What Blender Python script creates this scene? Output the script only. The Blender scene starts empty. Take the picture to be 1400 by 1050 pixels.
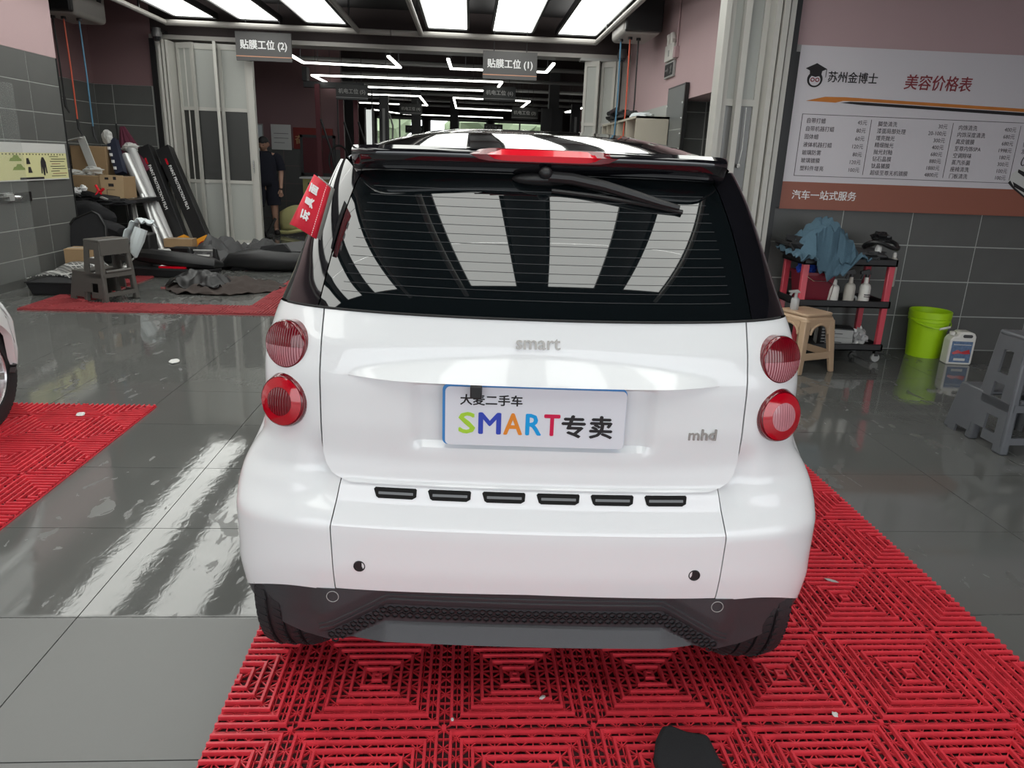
import bpy, math, random
import numpy as np
from mathutils import Vector, Matrix, noise
PI = math.pi
C = bpy.context.scene.collection
sc = bpy.context.scene

# ------------------------------------------------------------ camera
def make_camera():
    f, pit, yaw, roll, h = 999.37, 0.2942, 0.0664, 0.0363, 1.4549
    cy, sy, cp, sp = math.cos(yaw), math.sin(yaw), math.cos(pit), math.sin(pit)
    F = Vector((sy*cp, cy*cp, -sp)); R = Vector((cy, -sy, 0)); U = R.cross(F)
    c, s = math.cos(roll), math.sin(roll)
    R2 = R*c + U*s; U2 = U*c - R*s
    m = Matrix((R2, U2, -F)).transposed().to_4x4(); m.translation = (0, 0, h)
    cd = bpy.data.cameras.new('camera'); cd.sensor_width = 36; cd.lens = f/1400*36
    cd.clip_start = 0.05; cd.clip_end = 200
    co = bpy.data.objects.new('camera', cd); co.matrix_world = m
    C.objects.link(co); sc.camera = co
make_camera()

# ------------------------------------------------------------ world, exposure
w = bpy.data.worlds.new('world'); sc.world = w; w.use_nodes = True
nt = w.node_tree; bg = nt.nodes['Background']
tc = nt.nodes.new('ShaderNodeTexCoord'); sx = nt.nodes.new('ShaderNodeSeparateXYZ')
rp = nt.nodes.new('ShaderNodeValToRGB')
nt.links.new(tc.outputs['Generated'], sx.inputs[0]); nt.links.new(sx.outputs['Z'], rp.inputs[0])
rp.color_ramp.elements[0].position = 0.0; rp.color_ramp.elements[0].color = (.80, .84, .86, 1)
rp.color_ramp.elements[1].position = 0.6; rp.color_ramp.elements[1].color = (.90, .95, 1.0, 1)
nt.links.new(rp.outputs[0], bg.inputs['Color']); bg.inputs['Strength'].default_value = 2.75
vs = sc.view_settings
sc.display_settings.display_device = 'sRGB'
vs.view_transform = 'Standard'; vs.look = 'None'; vs.gamma = 1; vs.use_curve_mapping = False
vs.exposure = 0.0
PANEL_LIGHT = 3.2
TUBE_LIGHT = 4.5

# ------------------------------------------------------------ materials
def mat(name, col, rough=.5, metal=0, coat=0, emit=0, emit_col=None, alpha=1, trans=0, bump=0, bump_scale=60, var=0, var_scale=4, spec=None, sheen=0, ior=None):
    m = bpy.data.materials.new(name); m.use_nodes = True
    n = m.node_tree; b = n.nodes['Principled BSDF']
    b.inputs['Base Color'].default_value = (*col, 1); b.inputs['Roughness'].default_value = rough
    b.inputs['Metallic'].default_value = metal; b.inputs['Coat Weight'].default_value = coat
    b.inputs['Coat Roughness'].default_value = .03
    b.inputs['Alpha'].default_value = alpha; b.inputs['Transmission Weight'].default_value = trans
    if ior: b.inputs['IOR'].default_value = ior
    if spec is not None: b.inputs['Specular IOR Level'].default_value = spec
    if emit:
        b.inputs['Emission Color'].default_value = (*(emit_col or col), 1); b.inputs['Emission Strength'].default_value = emit
    if var or bump:
        t = n.nodes.new('ShaderNodeTexCoord')
    if var:
        nz = n.nodes.new('ShaderNodeTexNoise'); nz.inputs['Scale'].default_value = var_scale; nz.inputs['Detail'].default_value = 5
        n.links.new(t.outputs['Object'], nz.inputs['Vector'])
        mx = n.nodes.new('ShaderNodeMix'); mx.data_type = 'RGBA'
        mx.inputs[6].default_value = (*[c*(1-var) for c in col], 1); mx.inputs[7].default_value = (*[min(1, c*(1+var)) for c in col], 1)
        n.links.new(nz.outputs['Fac'], mx.inputs[0]); n.links.new(mx.outputs[2], b.inputs['Base Color'])
    if bump:
        nb = n.nodes.new('ShaderNodeTexNoise'); nb.inputs['Scale'].default_value = bump_scale; nb.inputs['Detail'].default_value = 3
        n.links.new(t.outputs['Object'], nb.inputs['Vector'])
        bp = n.nodes.new('ShaderNodeBump'); bp.inputs['Strength'].default_value = bump; bp.inputs['Distance'].default_value = .004
        n.links.new(nb.outputs['Fac'], bp.inputs['Height']); n.links.new(bp.outputs['Normal'], b.inputs['Normal'])
    return m

M = {}
M['white_paint'] = mat('white_car_paint', (.81, .82, .83), .33, coat=1)
M['black_gloss'] = mat('black_gloss_paint', (.006, .006, .008), .06, coat=1)
M['dark_glass'] = mat('dark_tinted_glass', (.004, .006, .007), .015, spec=.9, coat=.6)
M['skirt'] = mat('black_textured_plastic', (.045, .045, .049), .42, bump=.15, bump_scale=300)
M['dark_void'] = mat('unlit_black', (.004, .004, .004), .9)
M['seam'] = mat('seam_rubber', (.02, .02, .02), .8)
M['tyre'] = mat('tyre_rubber', (.018, .017, .019), .55, bump=.3, bump_scale=120)
M['alloy'] = mat('alloy_silver', (.75, .74, .75), .25, metal=.85)
M['badge'] = mat('badge_satin_silver', (.40, .38, .36), .25, metal=.3)
M['chrome'] = mat('chrome', (.8, .8, .8), .12, metal=1)
M['lamp_red'] = mat('red_lens', (.45, .002, .012), .12, coat=1)
M['lamp_dark'] = mat('dark_red_lens', (.16, .002, .008), .12, coat=1)
M['lamp_pink'] = mat('pale_pink_lens', (.52, .22, .25), .15, coat=1)
M['lamp_red_bright'] = mat('brake_light_red', (.75, .005, .02), .15, coat=1)
M['plate'] = mat('plate_white', (.74, .75, .80), .25, coat=.5)
M['plate_blue'] = mat('plate_blue_edge', (.05, .25, .60), .3)
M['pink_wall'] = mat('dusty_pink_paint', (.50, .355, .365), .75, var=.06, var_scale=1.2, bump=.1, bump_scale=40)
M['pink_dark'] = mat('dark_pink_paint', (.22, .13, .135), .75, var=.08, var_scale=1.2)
M['tile_grey'] = mat('grey_wall_tile', (.105, .107, .103), .38, var=.10, var_scale=6)
M['grout'] = mat('pale_grout', (.42, .43, .41), .9)
M['floor_grout'] = mat('dark_floor_grout', (.03, .03, .03), .8)
M['ceiling'] = mat('black_ceiling_paint', (.012, .010, .011), .85)
M['beam'] = mat('dark_brown_beam', (.035, .024, .024), .75)
M['mat_red'] = mat('red_plastic_grating', (.66, .040, .058), .34, var=.35, var_scale=9)
M['mat_dusty'] = mat('dusty_red_grating', (.38, .060, .068), .5, var=.3, var_scale=9)
M['mat_gap_shade'] = mat('gap_shade_dark_red', (.035, .004, .006), .7)
M['pipe_white'] = mat('off_white_pipe', (.36, .34, .32), .45)
M['metal_grey'] = mat('grey_sheet_metal', (.36, .36, .35), .5)
M['door_frame'] = mat('door_frame_white', (.50, .49, .455), .45)
M['door_panel'] = mat('door_panel_translucent', (.40, .41, .385), .35)
M['door_pane'] = mat('door_pane_dark', (.035, .036, .034), .4)
M['black_plastic'] = mat('black_plastic', (.014, .014, .015), .4)
M['black_cloth'] = mat('black_cloth', (.012, .012, .014), .9, bump=.5, bump_scale=200)
M['dark_grey'] = mat('dark_grey', (.05, .05, .052), .6)
M['stool_grey'] = mat('grey_brown_stool_plastic', (.105, .10, .092), .36)
M['stool_slate'] = mat('slate_grey_stool_plastic', (.105, .11, .12), .38, var=.15, var_scale=8)
M['tan'] = mat('tan_plastic', (.50, .35, .23), .35)
M['red_leg'] = mat('pinkish_red_leg', (.62, .07, .10), .3, coat=.5)
M['blue_cloth'] = mat('blue_grey_cloth', (.075, .14, .19), .95, bump=.9, bump_scale=70)
M['white_plastic'] = mat('white_plastic', (.72, .70, .66), .35)
M['cream_plastic'] = mat('cream_plastic', (.50, .47, .42), .4)
M['lime'] = mat('lime_green_plastic', (.42, .70, .01), .35)
M['wine'] = mat('wine_red_plastic', (.16, .008, .02), .35)
M['blue'] = mat('bright_blue_cloth', (.01, .05, .36), .8)
M['cardboard'] = mat('cardboard', (.36, .24, .13), .85, var=.12, var_scale=5)
M['cardboard_light'] = mat('cardboard_light', (.50, .36, .21), .85, var=.1, var_scale=5)
M['print_black'] = mat('print_black', (.015, .013, .015), .7)
M['print_white'] = mat('print_white', (.85, .85, .85), .7)
M['print_grey'] = mat('print_grey', (.09, .075, .085), .7)
M['print_maroon'] = mat('print_maroon', (.25, .035, .045), .7)
M['orange'] = mat('orange_print', (.60, .20, .03), .6)
M['film_orange'] = mat('amber_orange_card', (.78, .33, .02), .5)
M['board'] = mat('price_board_white', (.66, .63, .665), .4)
M['board_brown'] = mat('price_board_brown', (.30, .10, .065), .45)
M['sign_grey'] = mat('sign_grey', (.085, .082, .082), .4)
M['sign_edge'] = mat('sign_copper_line', (.62, .30, .18), .4)
M['sign_dark'] = mat('sign_dark', (.030, .031, .030), .5)
M['sign_dim'] = mat('sign_dim_letters', (.45, .45, .43), .6)
M['panel_light'] = mat('ceiling_light_diffuser', (1, 1, 1), .5, emit=PANEL_LIGHT, emit_col=(.98, 1.0, .95))
M['tube_light'] = mat('led_tube_light', (1, 1, 1), .5, emit=TUBE_LIGHT, emit_col=(1.0, 1.0, .93))
M['skin'] = mat('skin', (.42, .24, .17), .55)
M['hair'] = mat('black_hair', (.01, .009, .009), .6)
M['navy_cloth'] = mat('navy_black_cloth', (.008, .009, .018), .9)
M['silver_film'] = mat('silver_film', (.62, .62, .62), .25, metal=.5)
M['clear_wrap'] = mat('grey_plastic_wrap', (.42, .42, .42), .22, coat=.6)
M['burgundy'] = mat('burgundy_cloth', (.11, .018, .04), .85, bump=.4, bump_scale=60)
M['brown_dark'] = mat('brown_black_felt', (.045, .034, .030), .95, bump=.5, bump_scale=80)
M['poster_yellow'] = mat('poster_yellow', (.70, .68, .36), .5)
M['poster_white'] = mat('poster_white', (.62, .62, .60), .5)
M['green'] = mat('olive_green', (.22, .30, .05), .6)
M['hose_red'] = mat('red_hose', (.60, .10, .05), .5)
M['hose_blue'] = mat('blue_hose', (.08, .22, .35), .5)
M['cream_cabinet'] = mat('cream_cabinet', (.50, .46, .38), .6)
M['yellow_beige'] = mat('yellow_beige_paint', (.50, .47, .22), .45)
M['white_cloth'] = mat('white_cloth', (.66, .72, .74), .9, bump=.4, bump_scale=60)
M['asphalt'] = mat('asphalt', (.16, .16, .16), .9, var=.2, var_scale=2)
M['leaf_green'] = mat('leaf_green', (.36, .44, .27), .8)
M['red_tag'] = mat('red_leather_tag', (.72, .025, .05), .4, bump=.2, bump_scale=200)
M['tag_back'] = mat('tag_grey_back', (.30, .30, .28), .6)
M['jug_blue'] = mat('jug_label_blue', (.10, .16, .28), .4, var=.6, var_scale=60)
M['mirror_glass'] = mat('smoked_mirror', (.14, .15, .15), .35)

def quilt_mat():
    m = mat('quilted_silver', (.08, .08, .08), .35); n = m.node_tree; b = n.nodes['Principled BSDF']
    t = n.nodes.new('ShaderNodeTexCoord'); mp = n.nodes.new('ShaderNodeMapping'); mp.inputs['Rotation'].default_value = (0, 0, PI/4)
    mp.inputs['Scale'].default_value = (22, 22, 22)
    ck = n.nodes.new('ShaderNodeTexVoronoi'); ck.feature = 'DISTANCE_TO_EDGE'; ck.inputs['Randomness'].default_value = 0; ck.inputs['Scale'].default_value = 1
    cr = n.nodes.new('ShaderNodeValToRGB'); cr.color_ramp.elements[0].color = (.55, .55, .53, 1); cr.color_ramp.elements[1].color = (.05, .05, .05, 1)
    cr.color_ramp.elements[0].position = .05; cr.color_ramp.elements[1].position = .12
    n.links.new(t.outputs['Object'], mp.inputs[0]); n.links.new(mp.outputs[0], ck.inputs['Vector'])
    n.links.new(ck.outputs['Distance'], cr.inputs[0]); n.links.new(cr.outputs[0], b.inputs['Base Color'])
    return m
M['quilt'] = quilt_mat()

def floor_mat():
    """glossy dark porcelain with a broken water film"""
    m = mat('wet_grey_porcelain', (.12, .122, .118), .2); n = m.node_tree; b = n.nodes['Principled BSDF']
    L = n.links.new
    g = n.nodes.new('ShaderNodeNewGeometry')
    def noise_(scale, detail=4, dist=0, sy=1):
        mp = n.nodes.new('ShaderNodeMapping'); mp.inputs['Scale'].default_value = (scale, scale*sy, scale)
        L(g.outputs['Position'], mp.inputs[0])
        z = n.nodes.new('ShaderNodeTexNoise'); z.inputs['Scale'].default_value = 1; z.inputs['Detail'].default_value = detail
        z.inputs['Distortion'].default_value = dist; L(mp.outputs[0], z.inputs['Vector']); return z.outputs['Fac']
    def ramp(src, a, bb, ca, cb):
        r = n.nodes.new('ShaderNodeMapRange'); r.inputs['From Min'].default_value = a; r.inputs['From Max'].default_value = bb
        r.inputs['To Min'].default_value = ca; r.inputs['To Max'].default_value = cb; L(src, r.inputs['Value']); return r.outputs['Result']
    def math_(op, a, bb):
        q = n.nodes.new('ShaderNodeMath'); q.operation = op
        for i, s in enumerate((a, bb)):
            if isinstance(s, (int, float)): q.inputs[i].default_value = s
            else: L(s, q.inputs[i])
        return q.outputs[0]
    sp = n.nodes.new('ShaderNodeSeparateXYZ'); L(g.outputs['Position'], sp.inputs[0])
    big = noise_(1.3, 6, .6, .6); fine = noise_(9, 6, 1.0, .5)
    edge = math_('ADD', sp.outputs['Y'], math_('MULTIPLY', math_('SUBTRACT', fine, .5), .04))
    wet = ramp(edge, 2.10, 2.13, 0, 1)                       # the film stops at a tile joint
    holes = ramp(math_('ADD', math_('MULTIPLY', big, .55), math_('MULTIPLY', fine, .45)), .40, .408, 0, 1)
    wet = math_('MULTIPLY', wet, holes)
    rough = ramp(wet, 0, 1, .34, .035)
    rough = math_('ADD', rough, math_('MULTIPLY', fine, .02))
    L(rough, b.inputs['Roughness'])
    mx = n.nodes.new('ShaderNodeMix'); mx.data_type = 'RGBA'
    mx.inputs[6].default_value = (.135, .137, .132, 1); mx.inputs[7].default_value = (.095, .097, .092, 1)
    L(big, mx.inputs[0]); L(mx.outputs[2], b.inputs['Base Color'])
    b.inputs['Specular IOR Level'].default_value = .75
    bp = n.nodes.new('ShaderNodeBump'); bp.inputs['Strength'].default_value = .05; bp.inputs['Distance'].default_value = .01
    L(noise_(2.5, 2), bp.inputs['Height'])
    b2 = n.nodes.new('ShaderNodeBump'); b2.inputs['Strength'].default_value = .13; b2.inputs['Distance'].default_value = .002
    L(noise_(22, 4, 1.5, .5), b2.inputs['Height']); L(bp.outputs['Normal'], b2.inputs['Normal']); L(b2.outputs['Normal'], b.inputs['Normal'])
    return m
M['floor_tile'] = floor_mat()

# ------------------------------------------------------------ mesh helpers
class MB:
    def __init__(s): s.v = []; s.f = []
    def add(s, vs, fs):
        o = len(s.v); s.v += [tuple(p) for p in vs]; s.f += [tuple(i+o for i in f) for f in fs]; return s
    def box(s, x0, x1, y0, y1, z0, z1, rot=0, piv=None):
        vs = [(x, y, z) for z in (z0, z1) for y in (y0, y1) for x in (x0, x1)]
        if rot:
            px, py = piv or ((x0+x1)/2, (y0+y1)/2); c, q = math.cos(rot), math.sin(rot)
            vs = [(px+(x-px)*c-(y-py)*q, py+(x-px)*q+(y-py)*c, z) for x, y, z in vs]
        return s.add(vs, [(0, 2, 3, 1), (4, 5, 7, 6), (0, 1, 5, 4), (2, 6, 7, 3), (0, 4, 6, 2), (1, 3, 7, 5)])
    def hexa(s, bot, top):
        """bottom and top rings of points (counter-clockwise seen from above)"""
        n = len(bot)
        return s.add(list(bot)+list(top), [tuple(range(n-1, -1, -1)), tuple(range(n, 2*n))]+[(i, (i+1) % n, n+(i+1) % n, n+i) for i in range(n)])
    def beam(s, a, b, w, h=None, up=(0, 0, 1)):
        a, b = Vector(a), Vector(b); d = (b-a).normalized(); h = h or w
        u = Vector(up)
        if abs(d.dot(u)) > .99: u = Vector((0, 1, 0))
        x = d.cross(u).normalized(); y = x.cross(d)
        r = [(-w/2, -h/2), (w/2, -h/2), (w/2, h/2), (-w/2, h/2)]
        return s.hexa([a+x*p+y*q for p, q in r], [b+x*p+y*q for p, q in r])
    def tube(s, pts, r, n=8, closed=False):
        pts = [Vector(p) for p in pts]; rs = r if isinstance(r, (list, tuple)) else [r]*len(pts)
        k = len(pts); rings = []
        prev = None
        for i, p in enumerate(pts):
            if closed: d = pts[(i+1) % k]-pts[i-1]
            else: d = pts[min(i+1, k-1)]-pts[max(i-1, 0)]
            d.normalize()
            if prev is None:
                prev = d.orthogonal().normalized()
            x = (prev-d*prev.dot(d))
            x = x.normalized() if x.length > 1e-6 else d.orthogonal().normalized()
            y = d.cross(x); prev = x
            rings.append([p+x*rs[i]*math.cos(2*PI*j/n)+y*rs[i]*math.sin(2*PI*j/n) for j in range(n)])
        vs = [q for g in rings for q in g]; fs = []
        for i in range(k if closed else k-1):
            a, b = i*n, ((i+1) % k)*n
            for j in range(n): fs.append((a+j, a+(j+1) % n, b+(j+1) % n, b+j))
        if not closed: fs += [tuple(range(n-1, -1, -1)), tuple((k-1)*n+j for j in range(n))]
        return s.add(vs, fs)
    def lathe(s, prof, n=24, c=(0, 0, 0), axis='z', cap=True):
        vs = []; fs = []
        for r, z in prof:
            for j in range(n):
                a = 2*PI*j/n; x, y = r*math.cos(a), r*math.sin(a)
                q = (x, y, z) if axis == 'z' else ((z, x, y) if axis == 'x' else (y, z, x))
                vs.append((c[0]+q[0], c[1]+q[1], c[2]+q[2]))
        for i in range(len(prof)-1):
            for j in range(n): fs.append((i*n+j, i*n+(j+1) % n, (i+1)*n+(j+1) % n, (i+1)*n+j))
        if cap: fs += [tuple(range(n-1, -1, -1)), tuple((len(prof)-1)*n+j for j in range(n))]
        return s.add(vs, fs)
    def grid(s, pts, closed=False):
        """pts[i][j]"""
        a, b = len(pts), len(pts[0]); vs = [p for r in pts for p in r]; fs = []
        for i in range(a-1):
            for j in range(b if closed else b-1):
                fs.append((i*b+j, i*b+(j+1) % b, (i+1)*b+(j+1) % b, (i+1)*b+j))
        return s.add(vs, fs)
    def prism(s, poly, t, fr=None):
        """poly of (a, b) extruded by t; fr(a, b, c) maps to 3-D"""
        fr = fr or (lambda a, b, c: (a, b, c)); n = len(poly)
        return s.add([fr(a, b, 0) for a, b in poly]+[fr(a, b, t) for a, b in poly],
                     [tuple(range(n-1, -1, -1)), tuple(range(n, 2*n))]+[(i, (i+1) % n, n+(i+1) % n, n+i) for i in range(n)])
    def blob(s, c, r, seed=0, amp=.25, freq=2.0, n=3):
        import bmesh
        bm = bmesh.new(); bmesh.ops.create_icosphere(bm, subdivisions=n, radius=1)
        vs = []
        for v in bm.verts:
            d = 1+amp*noise.noise(v.co*freq+Vector((seed*7.3, seed*1.7, seed)))+amp*.5*noise.noise(v.co*freq*2.7+Vector((seed, 3, 9)))
            vs.append((c[0]+v.co.x*r[0]*d, c[1]+v.co.y*r[1]*d, c[2]+v.co.z*r[2]*d))
        fs = [tuple(v.index for v in f.verts) for f in bm.faces]; bm.free()
        return s.add(vs, fs)

def mesh_of(name, mb, m, smooth=False, angle=None):
    me = bpy.data.meshes.new(name); me.from_pydata(mb.v, [], mb.f); me.update()
    me.materials.append(M[m] if isinstance(m, str) else m)
    if smooth or angle:
        me.polygons.foreach_set('use_smooth', [True]*len(me.polygons))
        if angle is not None:
            me.set_sharp_from_angle(angle=math.radians(angle))
    return me
def link(name, me, parent=None, **kw):
    o = bpy.data.objects.new(name, me); C.objects.link(o)
    if parent is not None: o.parent = parent
    for k, v in kw.items(): o[k] = v
    return o
def obj(name, mb, m, parent=None, smooth=False, angle=None, bevel=0, seg=2, solid=0, offset=-1, sub=0, **kw):
    o = link(name, mesh_of(name, mb, m, smooth or bool(bevel), angle if angle is not None else (35 if (bevel or smooth) else None)), parent, **kw)
    if solid:
        q = o.modifiers.new('solid', 'SOLIDIFY'); q.thickness = solid; q.offset = offset
    if sub:
        q = o.modifiers.new('sub', 'SUBSURF'); q.levels = sub; q.render_levels = sub
    if bevel:
        q = o.modifiers.new('bevel', 'BEVEL'); q.width = bevel; q.segments = seg; q.limit_method = 'ANGLE'; q.angle_limit = math.radians(30); q.harden_normals = False
    return o
def thing(name, label, cat, loc=(0, 0, 0), rz=0, group=None):
    o = bpy.data.objects.new(name, None); C.objects.link(o); o.empty_display_size = .1
    o.location = loc; o.rotation_euler = (0, 0, rz); o['label'] = label; o['category'] = cat
    if group: o['group'] = group
    return o
def tag(o, label, cat, group=None, loc=None, rz=None):
    o['label'] = label; o['category'] = cat
    if group: o['group'] = group
    if loc is not None: o.location = loc
    if rz is not None: o.rotation_euler = (0, 0, rz)
    return o
def struct(name, mb=None, m=None, **kw):
    if mb is None:
        o = bpy.data.objects.new(name, None); C.objects.link(o)
    else: o = obj(name, mb, m, **kw)
    o['kind'] = 'structure'; return o
def copy_tree(o, parent=None):
    c = o.copy(); C.objects.link(c)
    if parent is not None: c.parent = parent
    for ch in list(o.children): copy_tree(ch, c)
    return c
def text(name, body, size, m, parent=None, loc=(0, 0, 0), rot=(PI/2, 0, 0), align='LEFT', ext=.0006, bold=0, sx=1, shear=0, space=1, ay='BOTTOM_BASELINE'):
    cu = bpy.data.curves.new(name, 'FONT'); cu.body = body; cu.size = size; cu.align_x = align; cu.align_y = ay
    cu.extrude = ext; cu.shear = shear; cu.space_character = space; cu.resolution_u = 2
    q = bpy.data.objects.new(name, cu); C.objects.link(q)
    me = q.to_mesh(); n = len(me.vertices)
    co = np.empty(n*3); me.vertices.foreach_get('co', co); co = co.reshape(-1, 3)
    fs = [tuple(p.vertices) for p in me.polygons]; q.to_mesh_clear()
    bpy.data.objects.remove(q); bpy.data.curves.remove(cu)
    mb = MB()
    shifts = [(0, 0)] if not bold else [(0, 0), (bold, 0), (-bold, 0), (0, bold*.7), (0, -bold*.7)]
    for k, (dx, dy) in enumerate(shifts): mb.add([(x+dx, y+dy, z+.00002*k) for x, y, z in co.tolist()], fs)
    o = link(name, mesh_of(name, mb, m), parent)
    o.location = loc; o.rotation_euler = rot; o.scale = (sx, 1, 1)
    return o
def fit_text(o, x0, x1, z0, z1, up='z'):
    """scales a lettering object so that its glyphs fill x0..x1, z0..z1 of its parent"""
    vs_ = [v.co for v in o.data.vertices]; a, b = min(v.x for v in vs_), max(v.x for v in vs_); c, d = min(v.y for v in vs_), max(v.y for v in vs_)
    sx, sy = (x1-x0)/(b-a), (z1-z0)/(d-c); o.scale = (sx, sy, 1); o.location.x = x0-a*sx; o.location.z = z0-c*sy
    return o
def rrect(w, h, r, n=4, cx=0, cy=0):
    out = []
    for sx_, sy_, a0 in ((1, 1, 0), (-1, 1, 90), (-1, -1, 180), (1, -1, 270)):
        for i in range(n+1):
            a = math.radians(a0+90*i/n); out.append((cx+sx_*(w/2-r)+r*math.cos(a), cy+sy_*(h/2-r)+r*math.sin(a)))
    return out
def lerp(a, b, t): return a+(b-a)*t
def pl(x, k): return float(np.interp(x, [a for a, _ in k], [b for _, b in k]))
# ============================================================ THE SETTING
TX, TY, T = -1.239, 2.114, .6
floor = struct('floor', MB().box(-9, 10, -3.2, 34, -.06, -.004), 'floor_grout')
def tile_mb(x, y, w=T, d=T, mb=None):
    mb = mb or MB(); g = .0014; c = .0005
    a, b, e, f = x+g, x+w-g, y+g, y+d-g
    return mb.hexa([(a, e, -.004), (b, e, -.004), (b, f, -.004), (a, f, -.004)], [(a+c, e+c, 0), (b-c, e+c, 0), (b-c, f-c, 0), (a+c, f-c, 0)])
tme = mesh_of('tile', tile_mb(0, 0), 'floor_tile')
cands = []
rest = MB()
for i in range(-13, 19):
    for j in range(-11, 50):
        x, y = TX+i*T, TY+j*T
        if y > 31.4 or x < -9 or x > 9.4: continue
        cx, cy = x+.3, y+.3
        zc = .957*cy+.42
        px = 700+999*((cx*.998-cy*.066))/max(zc, .1)
        if cy > .9 and -150 < px < 1550 and not (-.6 < cx < .9 and 2.2 < cy < 6) and not (-1.6 < cx < 2.6 and cy > 8): cands.append((cy+abs(cx)*.1, x, y))
        else: tile_mb(x, y, mb=rest)
cands.sort()
for k, (_, x, y) in enumerate(cands):
    if k < 290:
        o = link('tile', tme, floor); o.location = (x, y, 0)
    else: tile_mb(x, y, mb=rest)
obj('distant_tiles', rest, 'floor_tile', floor, kind='stuff')
struct('ground', MB().box(-40, 40, -40, -3.2, -.08, -.02), 'asphalt')

# wall tiles, each .6 x .3, parts of the wall they clad
def wall_tiles(parent, place, us, z0, z1, h=.3, m='tile_grey', skip=None):
    """place(u, z, d): a point on the wall; us: the joint positions along it"""
    cache = {}
    for a, b in zip(us[:-1], us[1:]):
        z = z0
        while z < z1-.01:
            zt = min(z+h, z1)
            if not (skip and skip((a+b)/2, (z+zt)/2)):
                key = (round(b-a, 3), round(zt-z, 3))
                g = .004; c = .0015; wdt, hgt = key
                if key not in cache:
                    pts = []
                    for (q, dd) in ((0, 0), (c, .003)):
                        pts.append([place(uu, zz, dd, True) for uu, zz in ((g+q, g+q), (wdt-g-q, g+q), (wdt-g-q, hgt-g-q), (g+q, hgt-g-q))])
                    cache[key] = mesh_of('tile', MB().hexa(pts[0], pts[1]), m)
                o = link('tile', cache[key], parent); o.location = place(a, z, 0, False)
            z = zt
def face_y(Y):   # a wall facing -Y
    return lambda u, z, d, rel: (u, -d, z) if rel else (u, Y, z)
def face_x(X, s):   # facing s*X
    return lambda u, z, d, rel: (s*d, u, z) if rel else (X, u, z)

# right wall with the price board (faces the camera)
RY = 6.06
wall_right = struct('wall_right', MB().box(2.50, 7.6, RY, RY+.2, 0, 3.6), 'grout')
obj('upper_paint', MB().box(2.49, 7.6, RY-.006, RY, 2.4, 3.6), 'pink_wall', wall_right)
obj('middle_paint', MB().box(2.49, 7.6, RY-.006, RY, 1.2, 2.4), 'pink_wall', wall_right)
wall_tiles(wall_right, face_y(RY), [2.51+.6*i for i in range(9)], 0, 1.2)
# side wall at the far right, outside the picture
struct('wall_far_right', MB().box(7.6, 7.8, -3.2, RY+.2, 0, 3.6), 'pink_wall')
# wall running back on the right: pink bulkhead over a tiled recess
wall_back_right = struct('wall_bulkhead', MB().box(2.48, 2.95, RY+.2, 12.3, 2.22, 3.6), 'pink_wall')
recess = struct('wall_recess', MB().box(2.80, 3.0, RY+.2, 9.1, 0, 2.22).box(2.48, 3.0, 9.1, 9.3, 0, 2.22).box(2.48, 2.6, 9.3, 12.3, 0, 2.22), 'grout')
wall_tiles(recess, face_x(2.80, -1), [7.3, 7.9, 8.5, 9.1], .9, 2.22)
wall_tiles(recess, face_y(9.1), [2.48, 2.79], .9, 2.22)
# left pier, clad to 2.4 m
PX = -4.69
pier = struct('wall_left', MB().box(-4.95, PX, -3.2, 9.25, 0, 3.6), 'grout')
obj('upper_paint', MB().box(-4.96, PX+.006, -3.2, 9.256, 2.4, 3.6), 'pink_wall', pier)
wall_tiles(pier, face_x(PX, 1), [9.25-.6*i for i in range(8, -1, -1)], 0, 2.4)
obj('end_trim', MB().box(-4.80, PX+.012, 9.25, 9.262, 0, 2.4), 'black_plastic', pier)
# alcove behind the pier
alc = struct('wall_alcove', MB().box(-5.9, -5.72, 9.0, 12.5, 0, 3.6).box(-5.9, -4.95, 8.8, 9.0, 0, 3.6), 'grout')
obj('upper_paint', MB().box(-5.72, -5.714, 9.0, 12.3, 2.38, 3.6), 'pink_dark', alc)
wall_tiles(alc, face_x(-5.72, 1), [9.28+.6*i for i in range(5)]+[12.3], 0, 2.38)
wb = struct('wall_back', MB().box(-5.72, -4.80, 12.3, 12.5, 0, 3.6), 'grout')
obj('upper_paint', MB().box(-5.72, -4.80, 12.292, 12.3, 2.38, 3.6), 'pink_dark', wb)
wall_tiles(wb, face_y(12.3), [-5.72, -5.45, -4.86], 0, 2.38)
# header beam above the opening into the workshop
hd = struct('trim_1', MB().box(-5.72, 2.95, 12.3, 12.6, 3.10, 3.6), 'beam'); hd.name = 'beam_header'
obj('lower_flange', MB().box(-4.80, 2.48, 12.22, 12.62, 3.04, 3.10), 'pipe_white', hd)
struct('trim_3', MB().box(-4.80, -4.725, 12.20, 12.30, 0, 3.04), 'black_plastic')
# ceiling over the front bay
struct('ceiling', MB().box(-6, 7.8, -3.2, 12.3, 3.6, 3.7), 'ceiling')
for k, yy in enumerate((2.0, 5.2, 8.4)):
    struct('ceiling_joist', MB().box(-4.7, 2.5, yy, yy+.12, 3.46, 3.6), 'beam')

struct('beam_entrance', MB().box(-4.95, 7.8, -3.2, -3.0, 3.2, 3.6), 'pink_dark')
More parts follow.
